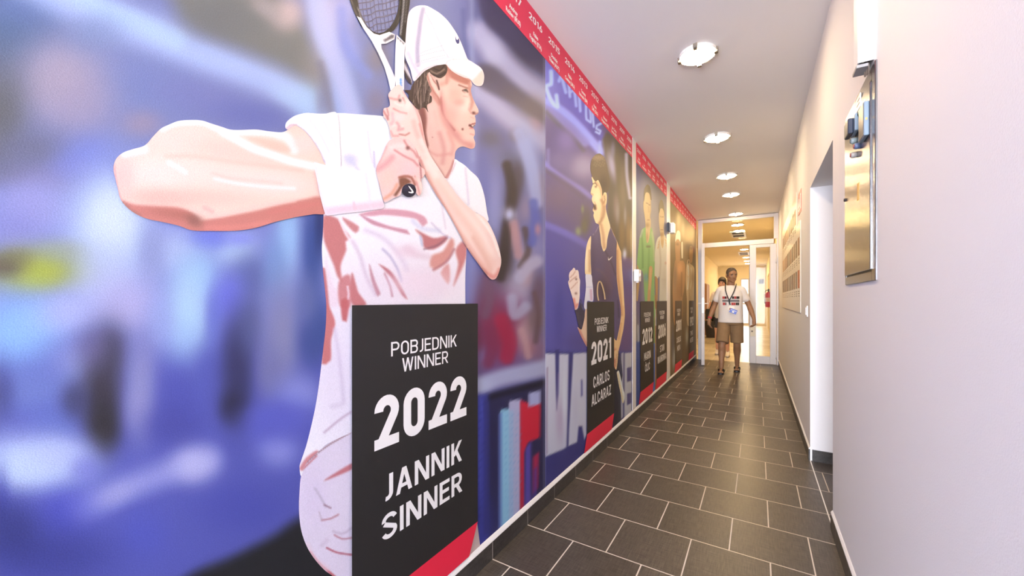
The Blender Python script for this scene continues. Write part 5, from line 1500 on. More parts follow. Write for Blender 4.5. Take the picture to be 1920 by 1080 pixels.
capops = [B(*T2([(640, 200)])[0], 40, 60, (248, 242, 252), .9), B(*T2([(470, 180)])[0], 12, 50, (236, 230, 246), .8),
    S(T2([(546, 64), (532, 130), (520, 220), (508, 330), (512, 440)]), 8, 5, CL, .85), S(T2([(560, 80), (600, 150), (640, 250), (680, 330), (720, 390)]), 2.2, 3, (214, 206, 226), .8), S(T2([(500, 440), (560, 420), (640, 405), (700, 392), (760, 385)]), 4, 4, (226, 216, 232), .7), S(T2([(445, 360), (480, 440), (520, 500)]), 5, 7, (206, 200, 226), .7), S(T2([(440, 100), (470, 95), (520, 60)]), 5, 5, (226, 222, 242), .7),
    S(T2([(700, 436), (712, 415), (760, 402), (850, 404)]), 2.5, 2.5, (226, 210, 220), .85), B(*T2([(830, 450)])[0], 24, 14, (253, 246, 252), .9), S(T2([(705, 445), (760, 490), (850, 530), (885, 560)]), 4, 4, (240, 206, 206), .8),
    G(T2([(948, 474), (960, 515), (956, 560), (938, 584), (908, 582), (886, 562), (876, 548), (905, 520), (930, 490)]), 3, (250, 208, 202), .95), S(T2([(500, 530), (560, 470), (640, 440)]), 3, 3, (216, 196, 206), .8)]
patch('cap', cap_poly, (242, 236, 250), capops, L_FIG, 5, PL, 2.2).__setitem__('label', 'white cap with small dark tick')
bm = bmesh.new()
def dots(bm, pts, r, k):
    for x, y in pts:
        P = np.array([(x + r * math.cos(a), y + r * math.sin(a)) for a in (0, 1.05, 2.09, 3.14, 4.19, 5.24)])
        Y, Z = wall_of_px(P)
        flat(bm, list(zip(Y, Z)), k)
for row, (xa, ya, xb, yb, n) in enumerate(((532, 360, 672, 310, 13), (520, 382, 684, 342, 14), (535, 414, 690, 376, 13))):
    dots(bm, T2([(xa + (xb - xa) * i / n, ya + (yb - ya) * i / n - 8 * math.sin(math.pi * i / n) * 0.3) for i in range(n + 1)]), 0.55, 6)
dots(bm, T2([(560 + i * 6.5, 92 + i * 11) for i in range(7)]), 0.5, 6)
M_INKGREY = mat('print_ink_grey', srgb((120, 116, 150)), 0.5)
M_INKSTRING = mat('print_ink_string', srgb((74, 72, 100)), 0.5)
M_INKNAVY = mat('print_ink_navy', srgb((62, 66, 120)), 0.5)
obj('eyelets', bm, M_INKGREY, PL)
def ink(name, pts, m_, k, parent, sm=True):
    Bd = spline(pts, 1.5) if sm else np.asarray(pts, float)
    Y, Z = wall_of_px(Bd)
    bm = bmesh.new()
    vs = [bm.verts.new((XL + 0.001 + LAYER * k, y, z)) for y, z in zip(Y, Z)]
    tri = tessellate_polygon([[v.co.copy() for v in vs]])
    for a, b, c in tri:
        try: bm.faces.new((vs[a], vs[b], vs[c]))
        except ValueError: pass
    return obj(name, bm, m_, parent)
ink('cap_tick', T2([(764, 244), (768, 262), (774, 272), (782, 270), (786, 258), (791, 276), (788, 296), (778, 298), (768, 284), (764, 264)]), M_INKNAVY, 6, PL)
# racket: strings, black hoop, white throat, butt
rk_hoop = [T2(p) for p in ([(30, -60), (52, 0), (72, 60), (98, 120), (128, 178), (170, 222), (215, 246), (262, 250), (310, 236), (352, 206), (384, 160), (408, 100), (420, 40), (424, -60)],
                           [(382, -60), (386, 20), (374, 90), (350, 150), (318, 194), (284, 218), (250, 226), (216, 218), (186, 196), (160, 160), (136, 112), (116, 60), (104, 0), (92, -60)])]
bm = bmesh.new()
def thin(bm, pts, w, k):
    P = np.asarray(pts, float)
    for a, b in zip(P, P[1:]):
        d = b - a
        n_ = np.array([-d[1], d[0]]) / max(np.linalg.norm(d), 1e-6) * w / 2
        Q = np.array([a + n_, a - n_, b - n_, b + n_])
        Y, Z = wall_of_px(Q)
        flat(bm, list(zip(Y, Z)), k)
hoop_in = np.array(rk_hoop[1])
def clipped(pts):
    P = spline(pts, 1.5, False)
    ins = inside(P, np.array(rk_hoop[1] + rk_hoop[1][:1]))
    return P[ins]
for i in range(11):
    x = 118 + i * 27
    P = clipped(T2([(x - 14, -55), (x - 2, 60), (x + 12, 160), (x + 20, 240)]))
    if len(P) > 1: thin(bm, P, 0.8 if i % 2 else 1.1, 1.6)
for j in range(6):
    y = -20 + j * 44
    P = clipped(T2([(90, y + 46), (150, y + 40), (200, y + 30), (230, y + 10), (290, y), (330, y - 12), (400, y - 34)]))
    if len(P) > 1: thin(bm, P, 1.9, 1.7)
rk = obj('racket_strings', bm, M_INKSTRING, PL)
hoop_ops = [S(T2([(60, 0), (84, 60), (112, 115)]), 2, 2, (120, 110, 112), .8), S(T2([(108, 50), (130, 120), (165, 180)]), 2.4, 2, (190, 184, 190), .7), S(T2([(370, 170), (398, 100), (408, 20)]), 2, 2, (110, 108, 116), .6)]
patch('racket_hoop', rk_hoop[0] + rk_hoop[1], (24, 22, 27), hoop_ops, L_FIG, 3, PL, 2.5, False)
patch('racket_shaft', T2([(408, -60), (462, -60), (456, 30), (440, 130), (430, 220), (426, 292), (400, 262), (384, 242), (392, 120)]), (24, 22, 27), [S(T2([(420, -60), (412, 60), (402, 160), (392, 240)]), 3, 2.5, (170, 168, 176), .8), S(T2([(440, -60), (432, 60), (424, 160)]), 2, 2.5, (120, 112, 120), .7)], L_FIG, 6, PL, 2.5, False)
patch('racket_throat', T2([(98, 113), (125, 124), (165, 186), (214, 230), (252, 240), (318, 218), (356, 236), (352, 268), (300, 296), (262, 300), (266, 332), (300, 400), (336, 478), (358, 530), (356, 600), (326, 612), (310, 540), (282, 450), (242, 360), (200, 282), (140, 192)]), (253, 250, 255), [G(T2([(274, 270), (296, 262), (330, 236), (358, 240), (344, 262), (310, 276), (286, 288)]), 2, (96, 90, 100), .95), S(T2([(262, 310), (300, 400), (350, 520)]), 2.5, 3, (200, 196, 220), .7), S(T2([(130, 180), (200, 290), (250, 390)]), 2, 2, (214, 212, 240), .6)], L_FIG, 6, PL, 2.5, False)
patch('racket_throat', T2([(366, 238), (426, 296), (420, 340), (416, 480), (416, 608), (398, 612), (376, 590), (360, 580), (354, 510), (356, 400), (360, 300)]), (254, 252, 255), [S(T2([(370, 256), (424, 308)]), 2, 1.6, (60, 56, 66), .8), G(T2([(386, 528), (400, 532), (402, 588), (388, 578)]), 1, (96, 160, 236), .95, False), S(T2([(410, 340), (406, 500), (408, 600)]), 2.5, 3, (214, 208, 230), .7)], L_FIG, 7, PL, 2.5, False)
# forearms and hands
arm_poly = [(553.5, 235.7), (543, 240), (534, 246.6), (524.6, 248.5), (503, 246.6), (479, 243.4), (450, 244.2), (430.7, 243.4), (413.9, 238), (394.6, 232), (377.7, 226.6), (358.5, 225.4), (334.4, 227.3), (315.2, 234.5), (300.7, 241.8), (286.3, 256.2), (270.6, 273), (247.8, 280.3), (230.9, 286.3), (218.9, 295.9), (212.9, 308), (212.1, 320), (215.3, 334.4), (220.1, 353.7), (224.9, 372.9), (235.7, 387.4), (252.6, 400.6), (274.3, 410.2), (305.5, 416.8), (334.4, 423.5), (358.5, 431.9), (394.6, 433.1), (442.7, 432.6), (478.8, 427.1), (515, 416.3), (551, 407.8), (587, 401.8), (612, 398.2), (618, 350), (609, 306.7), (599.2, 286.3), (584.8, 263.4), (570.3, 246.6)]
patch('right_arm', arm_poly, (249, 216, 200), [
    B(330, 262, 80, 26, (250, 218, 206), .8), B(440, 286, 90, 20, (244, 208, 194), .85, 12), B(300, 325, 80, 32, (252, 224, 214), .9), B(420, 330, 110, 26, (252, 224, 212), .8, 6), B(360, 370, 110, 18, (248, 200, 186), .85, 2), B(230, 330, 24, 46, (248, 200, 192), .9), B(300, 372, 60, 16, (246, 188, 176), .8, 4), B(520, 345, 70, 22, (250, 226, 218), .7, 6),
    S(T3([(470, 215), (560, 175), (700, 160), (800, 168), (900, 215), (1000, 240), (1200, 240), (1380, 258)]), 11, 9, (255, 253, 253), .97), S(T3([(330, 375), (250, 392), (180, 410)]), 14, 12, (255, 248, 248), .9),
    S(T3([(940, 240), (1050, 300), (1180, 370), (1330, 420), (1480, 470), (1660, 510)]), 13, 10, (255, 254, 253), .97), S(T3([(1380, 258), (1450, 290), (1500, 380)]), 16, 12, (255, 252, 250), .85), G(T3([(1140, 285), (1300, 300), (1440, 345), (1470, 390), (1380, 392), (1240, 340)]), 5, (238, 196, 176), .8), B(*T3([(1580, 330)])[0], 26, 20, (252, 218, 210), .8),
    S(T3([(500, 430), (720, 430), (1000, 470), (1250, 500), (1560, 540)]), 7, 10, (240, 200, 184), .7), S(T3([(860, 560), (1000, 600), (1200, 620), (1400, 640)]), 5, 9, (240, 202, 190), .7), S(T3([(880, 605), (1050, 640), (1250, 665), (1500, 680)]), 5, 7, (255, 248, 246), .8), S(T3([(520, 480), (600, 520), (650, 555)]), 7, 8, (255, 250, 250), .8),
    G(T3([(128, 770), (180, 782), (260, 805), (420, 818), (600, 830), (700, 868), (760, 925), (860, 915), (950, 900), (1200, 852), (1400, 800), (1600, 758), (1700, 742), (1760, 800), (1760, 900), (1500, 935), (1200, 1010), (850, 1040), (600, 1010), (200, 920)]), 4.5, (208, 130, 120), .97),
    B(*T3([(560, 880)])[0], 50, 10, (184, 116, 104), .8, 8), B(*T3([(720, 930)])[0], 18, 12, (158, 106, 96), .95, 30), S(T3([(820, 985), (1000, 985), (1300, 945)]), 9, 9, (226, 142, 132), .7), S(T3([(170, 790), (230, 850), (300, 890)]), 6, 6, (170, 116, 108), .7), S(T3([(1300, 870), (1500, 830), (1680, 800)]), 8, 8, (214, 130, 122), .7),
    S(T3([(700, 840), (820, 888), (950, 880), (1200, 820), (1500, 770)]), 7, 8, (250, 208, 196), .8), S(T3([(800, 830), (860, 860)]), 8, 8, (246, 180, 174), .7), S(T3([(97, 500), (108, 600), (130, 720), (150, 770)]), 4, 4, (226, 160, 160), .8), S(T3([(1660, 560), (1690, 720)]), 7, 8, (240, 196, 188), .7)],
    L_FIG, 3, PL, 3.2).__setitem__('label', 'raised bare right arm of the printed player')
patch('shirt_sleeve', T3([(1512, 190), (1470, 205), (1440, 222), (1428, 190), (1450, 155), (1520, 110), (1600, 92), (1680, 105), (1740, 98), (1828, 95), (1850, 300), (1850, 540), (1740, 490), (1700, 400), (1640, 305), (1580, 235)]), (254, 250, 255), [S(T3([(1515, 195), (1580, 240), (1640, 310), (1700, 405), (1735, 480)]), 4, 3, (206, 186, 206), .8), S(T3([(1440, 215), (1470, 190), (1512, 188)]), 5, 4, (226, 186, 196), .85), S(T3([(1620, 150), (1700, 260), (1770, 400)]), 3, 5, (226, 216, 240), .7), S(T3([(1700, 110), (1770, 240), (1828, 360)]), 3, 5, (232, 224, 244), .7)], L_FIG, 4, PL, 3.0)
patch('left_arm', [(726, 178), (734.4, 166.7), (744, 159.7), (751, 163), (755, 172), (765, 189), (779, 205.6), (787, 222), (791.4, 244), (796, 266), (803, 288), (819, 314), (836.6, 340.7), (857.7, 368.8), (882.3, 393.5), (905, 407.5), (914, 418), (924.5, 439), (933.3, 464), (937.9, 488), (935, 506), (928, 522), (919, 523.6), (907, 511), (893, 492), (875, 467), (858, 436), (836.6, 397), (815.5, 365), (798, 334), (789, 316), (782, 300), (768, 282), (745, 262), (732, 259), (728, 240), (722, 224), (718.5, 222), (716, 213), (718, 204), (726, 202), (729, 198), (728, 188)], (250, 216, 210), [
    B(880, 430, 30, 44, (252, 226, 218), .85, 50), S(T1([(800, 300), (880, 430), (980, 560), (1080, 680), (1140, 800)]), 12, 12, (255, 236, 230), .75), S(T1([(790, 360), (850, 480), (950, 650), (1050, 800), (1130, 900)]), 9, 8, (238, 184, 172), .85), S(T1([(1100, 880), (1150, 910), (1180, 870)]), 8, 8, (230, 150, 142), .85), S(T1([(1060, 575), (1130, 660), (1170, 760)]), 6, 6, (255, 240, 236), .8), B(*T1([(1130, 830)])[0], 12, 14, (246, 204, 192), .8), B(*T1([(1090, 880)])[0], 6, 6, (226, 158, 148), .7),
    S(T1([(760, 290), (800, 390), (900, 560), (1000, 745)]), 5, 4, (206, 150, 140), .8), S(T1([(850, 400), (960, 560), (1060, 700), (1110, 800)]), 14, 14, (246, 206, 194), .7), S(T1([(1010, 760), (1060, 830), (1110, 890)]), 5, 4, (200, 138, 128), .8), S(T1([(1080, 600), (1140, 690), (1180, 800)]), 3, 3, (255, 246, 242), .8), S(T1([(1040, 700), (1100, 800), (1130, 870)]), 8, 9, (238, 190, 176), .7), S(T4([(470, 420), (500, 520), (545, 640), (600, 730)]), 4, 4, (214, 150, 144), .75), S(T4([(330, 200), (350, 240), (345, 262)]), 3, 2.5, (196, 130, 126), .8), S(T4([(260, 240), (300, 262), (350, 262)]), 3, 3, (255, 238, 232), .7), S(T4([(240, 440), (280, 425), (330, 440)]), 3, 3, (255, 236, 232), .7),
    # upper hand
    S(T4([(215, 200), (290, 215), (300, 180)]), 4, 3, (222, 160, 156), .85), B(*T4([(305, 222)])[0], 3, 3.5, (88, 66, 64), .95), S(T4([(340, 150), (390, 220), (440, 290), (470, 380), (500, 500)]), 4, 5, (226, 158, 154), .8), S(T4([(250, 290), (310, 320), (360, 330)]), 3.2, 3, (214, 140, 140), .8), S(T4([(240, 330), (250, 390), (230, 420)]), 5, 6, (226, 176, 186), .7), S(T4([(280, 410), (300, 440), (290, 470), (330, 460)]), 5, 5, (214, 150, 156), .7), S(T4([(300, 505), (350, 515), (385, 495)]), 3.2, 2.5, (196, 128, 120), .85), S(T4([(225, 480), (245, 520), (290, 520)]), 4, 4, (220, 160, 160), .8), S(T4([(165, 310), (190, 350), (205, 380)]), 4, 3, (200, 128, 128), .8), S(T4([(195, 290), (208, 340), (200, 380)]), 3, 2.5, (190, 124, 124), .7), B(*T4([(370, 260)])[0], 10, 12, (255, 236, 230), .8), B(*T4([(300, 360)])[0], 12, 8, (252, 224, 224), .8), S(T4([(420, 400), (440, 480), (480, 580), (510, 640)]), 8, 9, (238, 184, 178), .7), S(T4([(470, 700), (490, 780), (510, 850)]), 4, 4, (206, 136, 134), .8), S(T4([(480, 560), (560, 700), (620, 790)]), 10, 10, (255, 234, 228), .7)],
    L_FIG, 8, PL, 2.2).__setitem__('label', 'left forearm and upper hand of the printed player')
patch('wristband', [(586.3, 307), (588, 304.8), (608, 309.5), (641, 314.5), (675, 320.5), (690, 321), (703, 321.4), (709, 346), (717, 378), (718.5, 388), (716, 391.5), (695, 394), (674.8, 397), (640, 401), (611.5, 404.7), (608, 402), (599, 368.8), (592, 333.7)], (254, 249, 255), [S([(604, 398), (650, 392), (716, 384)], 15, 12, (248, 212, 228), .9), S([(664, 392), (662, 380)], 5, 4, (240, 200, 216), .7), S([(684, 325), (690, 360), (694, 392)], 3, 6, (240, 226, 240), .7), S([(590, 312), (598, 360), (610, 400)], 5, 5, (244, 228, 240), .7)], L_FIG, 5, PL, 3.0).__setitem__('label', 'white wristband')
patch('lower_hand', [(703, 318), (713, 295.6), (722, 273), (727.8, 264.4), (737.8, 259.5), (755.6, 260), (764.4, 263), (773, 273), (782, 290), (784.4, 308), (787.5, 314), (793, 318), (794.5, 326), (791, 333), (787.5, 336), (789, 351), (787.5, 362), (783, 367.5), (778, 362), (775.6, 349), (764, 344.4), (753, 351), (748, 366), (735, 372), (720, 379.5), (715.6, 373), (709, 346.7)], (248, 208, 206), [
    B(*T4([(300, 640)])[0], 24, 14, (252, 222, 220), .8), B(*T4([(380, 800)])[0], 16, 16, (250, 206, 214), .7), B(*T4([(200, 880)])[0], 16, 22, (250, 210, 200), .8), S(T4([(120, 800), (180, 760), (240, 700)]), 10, 12, (228, 160, 166), .75), S(T4([(260, 640), (340, 690), (420, 730), (455, 770)]), 4, 4, (214, 142, 144), .85), S(T4([(340, 560), (370, 610), (420, 650), (450, 700)]), 4, 4, (210, 140, 140), .85), B(*T4([(370, 622)])[0], 4, 4, (130, 80, 78), .9), S(T4([(220, 620), (280, 600), (330, 600)]), 6, 8, (255, 232, 230), .7), S(T4([(300, 870), (340, 860), (400, 870), (430, 930)]), 5, 4, (168, 100, 84), .9), G(T4([(295, 885), (350, 872), (400, 910), (330, 950), (270, 1030), (250, 1020), (300, 940)]), 2.5, (122, 74, 56), .9), S(T4([(170, 1050), (240, 1000), (280, 930)]), 6, 6, (232, 166, 140), .8), S(T4([(430, 860), (450, 930), (470, 1010)]), 3.2, 3, (214, 146, 140), .8), S(T4([(440, 880), (470, 900), (485, 960)]), 6, 5, (252, 222, 212), .7), S(T4([(475, 760), (482, 850), (486, 900)]), 3, 2.5, (180, 110, 112), .85), S(T4([(190, 610), (150, 700), (108, 800)]), 4, 4, (232, 176, 176), .7), S(T4([(440, 620), (465, 700), (472, 760)]), 3, 3, (196, 124, 124), .7)],
    L_FIG, 9, PL, 2.0).__setitem__('label', 'lower hand gripping the racket')
bt = patch('racket_butt', [(764.4 + 13.4 * math.cos(a), 357.8 + 12.4 * math.sin(a)) for a in np.linspace(0, 2 * math.pi, 24, endpoint=False)], (40, 36, 56), [B(760, 352, 7, 6, (70, 64, 88), .7)], L_FIG, 10, PL, 2.5)
ink('butt_mark', T4([(372, 940), (388, 950), (410, 978), (418, 996), (404, 1004), (376, 998), (372, 990), (396, 992), (402, 986), (386, 964)]), M_CAPWHITE, 11, PL)
# pale sliver beside the red foot
patch('sock', [(893.5, 978), (899.5, 1024), (898, 1032), (876, 1049), (880, 1030)], (222, 196, 190), [], L_FIG, 3, PL, 4, False)
def YZ(px): return left_pt(px, 562)[0]
caption(mA, (YZ(656.5) + YZ(893.2)) / 2, '2022', 'JANNIK', 'SINNER', M_CAPBLACK,
        {'a': (YZ(730), YZ(853.3)), 'b': (YZ(750.7), YZ(836.9)), 'c': (YZ(698.6), YZ(871.5)), 'd': (YZ(712.4), YZ(863.2)), 'e': (YZ(712.4), YZ(863))}, layer=12)

# ================================================================== second mural: player in a dark sleeveless shirt
def column_grid(pa, pb, step, ya, yb):
    ys = [left_pt(x, 562)[0] for x in np.arange(pa, pb, step)]
    return np.array([ya] + [y for y in ys if ya + 0.004 < y < yb - 0.004] + [yb])
U1 = lambda p: cv(p, 1010, 80, 5.143)
U2 = lambda p: cv(p, 1010, 270, 5.143)
U3 = lambda p: cv(p, 1010, 470, 5.143)
U4 = lambda p: cv(p, 1010, 660, 4.5)
mB = thing('wall_mural', 'mural of a player in dark sleeveless shirt clenching his fist, panel reading 2021', 'mural', (XL, 3.0, 0.11), 'tennis player murals')
NAVY, BONE = (62, 56, 108), (204, 190, 192)
opsB = [
    G([(1000, 60), (1075, 120), (1122, 222), (1134, 262), (1132, 300), (1000, 175)], 5, (112, 98, 178), 1, False), B(1030, 150, 22, 40, (136, 128, 200), .7), B(1115, 240, 12, 40, (92, 78, 150), .7),
    S(U1([(55, 560), (200, 640), (320, 740), (470, 900), (600, 1050)]), 15, 9, (160, 158, 228), .95), S(U1([(60, 640), (180, 720), (320, 840), (440, 960)]), 18, 10, (146, 134, 194), .8), S(U1([(70, 670), (200, 800), (330, 920), (430, 1040)]), 8, 8, (96, 84, 88), .75),
    # blurred lettering of the stand
    S(U1([(118, 280), (118, 400), (70, 420), (110, 540), (150, 600), (180, 620), (170, 510)]), 7.5, 5, (190, 202, 252), .95), S(U1([(195, 370), (215, 320), (260, 480)]), 6, 4, (176, 184, 244), .9), S(U1([(290, 400), (300, 520)]), 5, 4, (180, 186, 244), .9), S(U1([(300, 480), (340, 460), (360, 610)]), 5, 4, (176, 182, 242), .9), S(U1([(390, 520), (400, 660)]), 5, 4, (176, 182, 240), .9), S(U1([(455, 600), (460, 740), (500, 770), (495, 640)]), 4, 3.5, (182, 190, 246), .9), S(U1([(520, 680), (530, 810)]), 4, 3.5, (182, 190, 246), .9), S(U1([(600, 780), (560, 800), (555, 830), (595, 850), (585, 880), (550, 860)]), 3.6, 3, (186, 196, 248), .9), S(U1([(590, 960), (585, 1060)]), 6, 5, (168, 172, 236), .8), S(U1([(620, 940), (650, 1040)]), 4, 4, (176, 180, 240), .7),
    # stand seats
    B(1062, 262, 20, 26, (142, 120, 168), .8), B(1092, 312, 26, 24, (160, 140, 166), .9), B(1050, 300, 24, 20, (128, 108, 146), .8), S(U2([(60, 190), (110, 240), (240, 330), (400, 430), (500, 510)]), 9, 8, (150, 134, 200), .85), S(U2([(90, 60), (90, 190)]), 6, 8, (150, 138, 190), .6), S(U2([(60, 250), (140, 300), (300, 420), (420, 520)]), 9, 9, (104, 84, 100), .7),
    B(1045, 370, 36, 34, (122, 96, 114), .9), B(1085, 400, 30, 30, (112, 90, 112), .9), B(1100, 410, 10, 26, (104, 90, 84), .8), B(1084, 434, 6, 9, (150, 150, 110), .95), B(1095, 425, 7, 16, (118, 108, 70), .7), B(1092, 392, 3, 8, (150, 160, 90), .6),
    # wall behind the player
    G([(1000, 412), (1022, 414), (1060, 432), (1104, 458), (1200, 500), (1200, 700), (1000, 700)], 3, (94, 82, 142), 1, False), S([(1020, 420), (1060, 437), (1104, 462)], 12, 9, (126, 112, 180), .8), B(1050, 560, 34, 80, (86, 78, 144), .7), B(1085, 500, 30, 40, (104, 90, 138), .6), B(1048, 590, 10, 60, (72, 66, 128), .6), B(1090, 640, 40, 22, (84, 70, 118), .7),
    G([(1140, 440), (1200, 470), (1200, 700), (1140, 700)], 8, (104, 80, 124), .9, False), B(1172, 620, 12, 60, (112, 78, 110), .7),
    # dark crowd, upper right
    G([(1129, 262), (1138, 246), (1200, 300), (1200, 488), (1150, 476), (1138, 400), (1140, 330)], 4, (96, 80, 68), 1, False), B(1148, 312, 8, 30, (186, 168, 196), .9, -12), B(1150, 280, 5, 16, (160, 150, 190), .6), B(1160, 330, 6, 80, (104, 86, 62), .9, -4), B(1155, 390, 6, 30, (160, 130, 120), .7), B(1168, 350, 7, 60, (132, 110, 86), .8), S(U2([(845, 100), (850, 300), (880, 520)]), 6, 5, (206, 190, 206), .9), S(U2([(895, 160), (896, 500)]), 4, 4, (110, 80, 50), .8), B(1166, 440, 7, 40, (142, 110, 70), .9), B(1178, 440, 5, 40, (170, 130, 84), .8), B(1158, 400, 4, 20, (178, 160, 150), .6), B(1171, 476, 4, 10, (226, 214, 224), .95), B(1184, 450, 3, 40, (214, 176, 120), .8), B(1150, 440, 6, 30, (110, 84, 60), .8), B(1172, 405, 3, 18, (206, 190, 190), .5),
    # advertising board, blurred letters
    G([(1000, 656), (1200, 660), (1200, 950), (1000, 950)], 4, NAVY, 1, False), S([(1000, 657), (1200, 661)], 3, 4, (96, 88, 150), .6),
    G([(1000, 662), (1066, 664), (1064.5, 760), (1062, 838), (1056, 842), (1025.5, 855), (1000, 862)], 2.6, BONE, 1, False), G([(1040.5, 655), (1048.5, 655), (1047, 738), (1043.5, 768), (1042, 738)], 2, NAVY, .95, False), S([(1026, 690), (1025, 780), (1025, 850)], 3, 3.5, (150, 118, 140), .7), B(1050, 790, 9, 40, (188, 158, 174), .8), B(1058, 750, 4, 60, (222, 212, 208), .7), S([(1047, 700), (1044, 770)], 3, 4, (160, 130, 160), .5),
    G([(1074.5, 663), (1101, 661), (1099.5, 815), (1095.5, 824), (1091, 799), (1084.5, 799), (1082, 829), (1065.6, 836), (1066.7, 804), (1071, 727)], 2.2, (206, 192, 194), 1, False), G([(1089, 712), (1092, 712), (1092.3, 742), (1089, 744)], 1.8, (98, 88, 140), .95, False), B(1078, 760, 6, 40, (198, 182, 190), .6),
    G([(1164.5, 662), (1169, 661), (1168, 782), (1163.5, 786)], 1.2, (190, 176, 178), 1, False), G([(1171, 662), (1184.5, 661), (1184, 770), (1170.5, 785)], 1.2, (206, 192, 188), 1, False), G([(1175.5, 690), (1183, 688), (1183, 714), (1175.5, 716)], 1.2, (72, 60, 110), .95, False), G([(1175.5, 738), (1183, 736), (1183, 756), (1175.5, 760)], 1.2, (72, 60, 110), .95, False), S([(1180, 664), (1180, 780)], 1, 1.2, (190, 160, 150), .5),
    S([(1022.3, 60), (1022.3, 960)], 0.8, 1.2, (180, 176, 220), .4),
]
picture('printed_background', column_grid(1021, 1186, 1.6, 2.0715, P1[0] - 0.0005), np.append(np.arange(0.1085, 2.643, 0.0102), 2.6445), (108, 88, 128), opsB, L_B, mB)
SKB, SKD = (244, 204, 152), (176, 120, 80)
torso = U2([(575, 785), (555, 825), (535, 852), (500, 892), (498, 985), (498, 1080)]) + U3([(500, 180), (518, 330), (530, 480), (530, 700), (720, 850), (746, 870), (768, 770), (778, 700), (782, 600), (766, 450), (750, 250), (748, 0)]) + U2([(748, 985), (750, 932), (722, 872), (690, 795), (664, 780), (620, 770)])
PB = patch('printed_player', torso, (90, 72, 98), [B(1118, 440, 8, 20, (106, 86, 112), .7), B(1140, 520, 10, 40, (100, 70, 86), .6), B(1110, 500, 6, 50, (76, 60, 84), .7), S(U3([(640, 0), (700, 120), (740, 240)]), 2, 2.5, (60, 46, 60), .8), S(U3([(560, 180), (620, 220), (700, 360)]), 4, 5, (108, 80, 92), .6), B(1128, 545, 14, 24, (74, 52, 54), .7), S(U2([(575, 790), (540, 855), (505, 890)]), 1.4, 1.4, (160, 140, 160), .8), S(U2([(692, 800), (750, 930)]), 1.4, 1.4, (150, 130, 150), .7), S(U3([(725, 620), (745, 780)]), 2, 2, (96, 76, 120), .7), S(U3([(765, 480), (772, 640)]), 3, 3, (60, 46, 66), .7)], L_BF, 1, mB, 2.2)
PB['label'] = 'dark sleeveless shirt of the printed player'
patch('neck_and_face', U2([(510, 318), (516, 360), (519, 390), (508, 425), (501, 452), (499, 478), (508, 492), (516, 500), (509, 530), (514, 555), (524, 575), (526, 600), (519, 640), (530, 662), (525, 690), (536, 730), (550, 762), (578, 778), (584, 830), (592, 880), (600, 960), (612, 1010), (627, 1036), (650, 1000), (658, 930), (672, 860), (688, 800), (668, 720), (650, 650), (645, 600), (653, 560), (655, 500), (645, 465), (620, 470), (600, 410), (560, 330)]), SKB, [
    S(U2([(545, 360), (590, 420), (610, 500), (612, 620), (600, 720)]), 3.5, 4, (200, 148, 104), .8), S(U2([(600, 540), (630, 600), (620, 700), (580, 770)]), 5, 5, (170, 116, 80), .8), S(U2([(520, 385), (545, 375), (560, 400)]), 2.2, 1.6, (96, 70, 50), .85), B(*U2([(548, 412)])[0], 2.4, 2.2, (104, 72, 54), .9), G(U2([(522, 575), (548, 590), (552, 628), (536, 640), (524, 615)]), 1, (72, 40, 34), .95), S(U2([(524, 632), (545, 640)]), 2, 1.6, (200, 150, 120), .8), S(U2([(534, 560), (552, 590), (556, 630)]), 1.6, 1.5, (150, 96, 70), .7), B(*U2([(560, 520)])[0], 6, 12, (250, 214, 170), .8), S(U2([(610, 480), (640, 490), (640, 560), (625, 590)]), 2.6, 2.4, (226, 170, 116), .7), S(U2([(628, 500), (636, 540), (628, 570)]), 1.6, 1.4, (140, 92, 60), .8), S(U2([(600, 780), (620, 880), (630, 1000)]), 5, 6, (190, 130, 90), .7), S(U2([(660, 700), (676, 800), (650, 950)]), 4, 5, (246, 206, 160), .7), S(U2([(505, 480), (520, 490)]), 2, 1.6, (176, 116, 84), .8)], L_BF, 2, PB, 1.8).__setitem__('label', 'face and neck of the printed player, mouth open')
patch('hair', U2([(502, 282), (496, 235), (499, 190), (512, 142), (545, 104), (568, 94), (592, 95), (632, 130), (652, 190), (666, 260), (680, 330), (682, 400), (672, 440), (654, 472), (630, 464), (612, 500), (606, 440), (590, 390), (570, 348), (545, 362), (520, 330)]), (92, 70, 50), [B(*U2([(570, 130)])[0], 14, 6, (150, 124, 96), .6)] + [B(*U2([(520 + (k * 37) % 120, 110 + (k * 53) % 110)])[0], 1.6, 1.6, (150, 124, 96), .45) for k in range(26)] + [B(*U2([(620, 380)])[0], 8, 16, (62, 46, 34), .7)], L_BF, 3, PB, 1.8)
patch('arm', U2([(502, 890), (480, 920), (462, 970), (452, 1030), (448, 1080)]) + U3([(444, 100), (446, 225), (475, 235), (503, 232), (500, 120), (498, 0)]), SKB, [S(U3([(490, 0), (490, 200)]), 4, 4, (190, 134, 96), .7), S(U3([(455, 0), (456, 180)]), 3, 4, (250, 222, 186), .7)], L_BF, 2, PB, 2.2)
patch('arm_sleeve', U3([(448, 232), (475, 228), (506, 236), (514, 300), (520, 350), (520, 486), (466, 486), (462, 560), (444, 566), (434, 540), (440, 470), (448, 400), (452, 340)]), (226, 208, 214), [S(U3([(500, 380), (505, 470)]), 4, 4, (190, 130, 140), .7), S(U3([(455, 350), (510, 350)]), 2, 2, (196, 180, 190), .7)], L_BF, 3, PB, 2.2)
patch('forearm', U3([(372, 735), (410, 757), (436, 650), (450, 560), (464, 560), (464, 925), (440, 890), (408, 830), (386, 780)]), (226, 178, 140), [S(U3([(385, 760), (420, 840), (460, 910)]), 5, 4, (190, 106, 90), .7)], L_BF, 2, PB, 2.2)
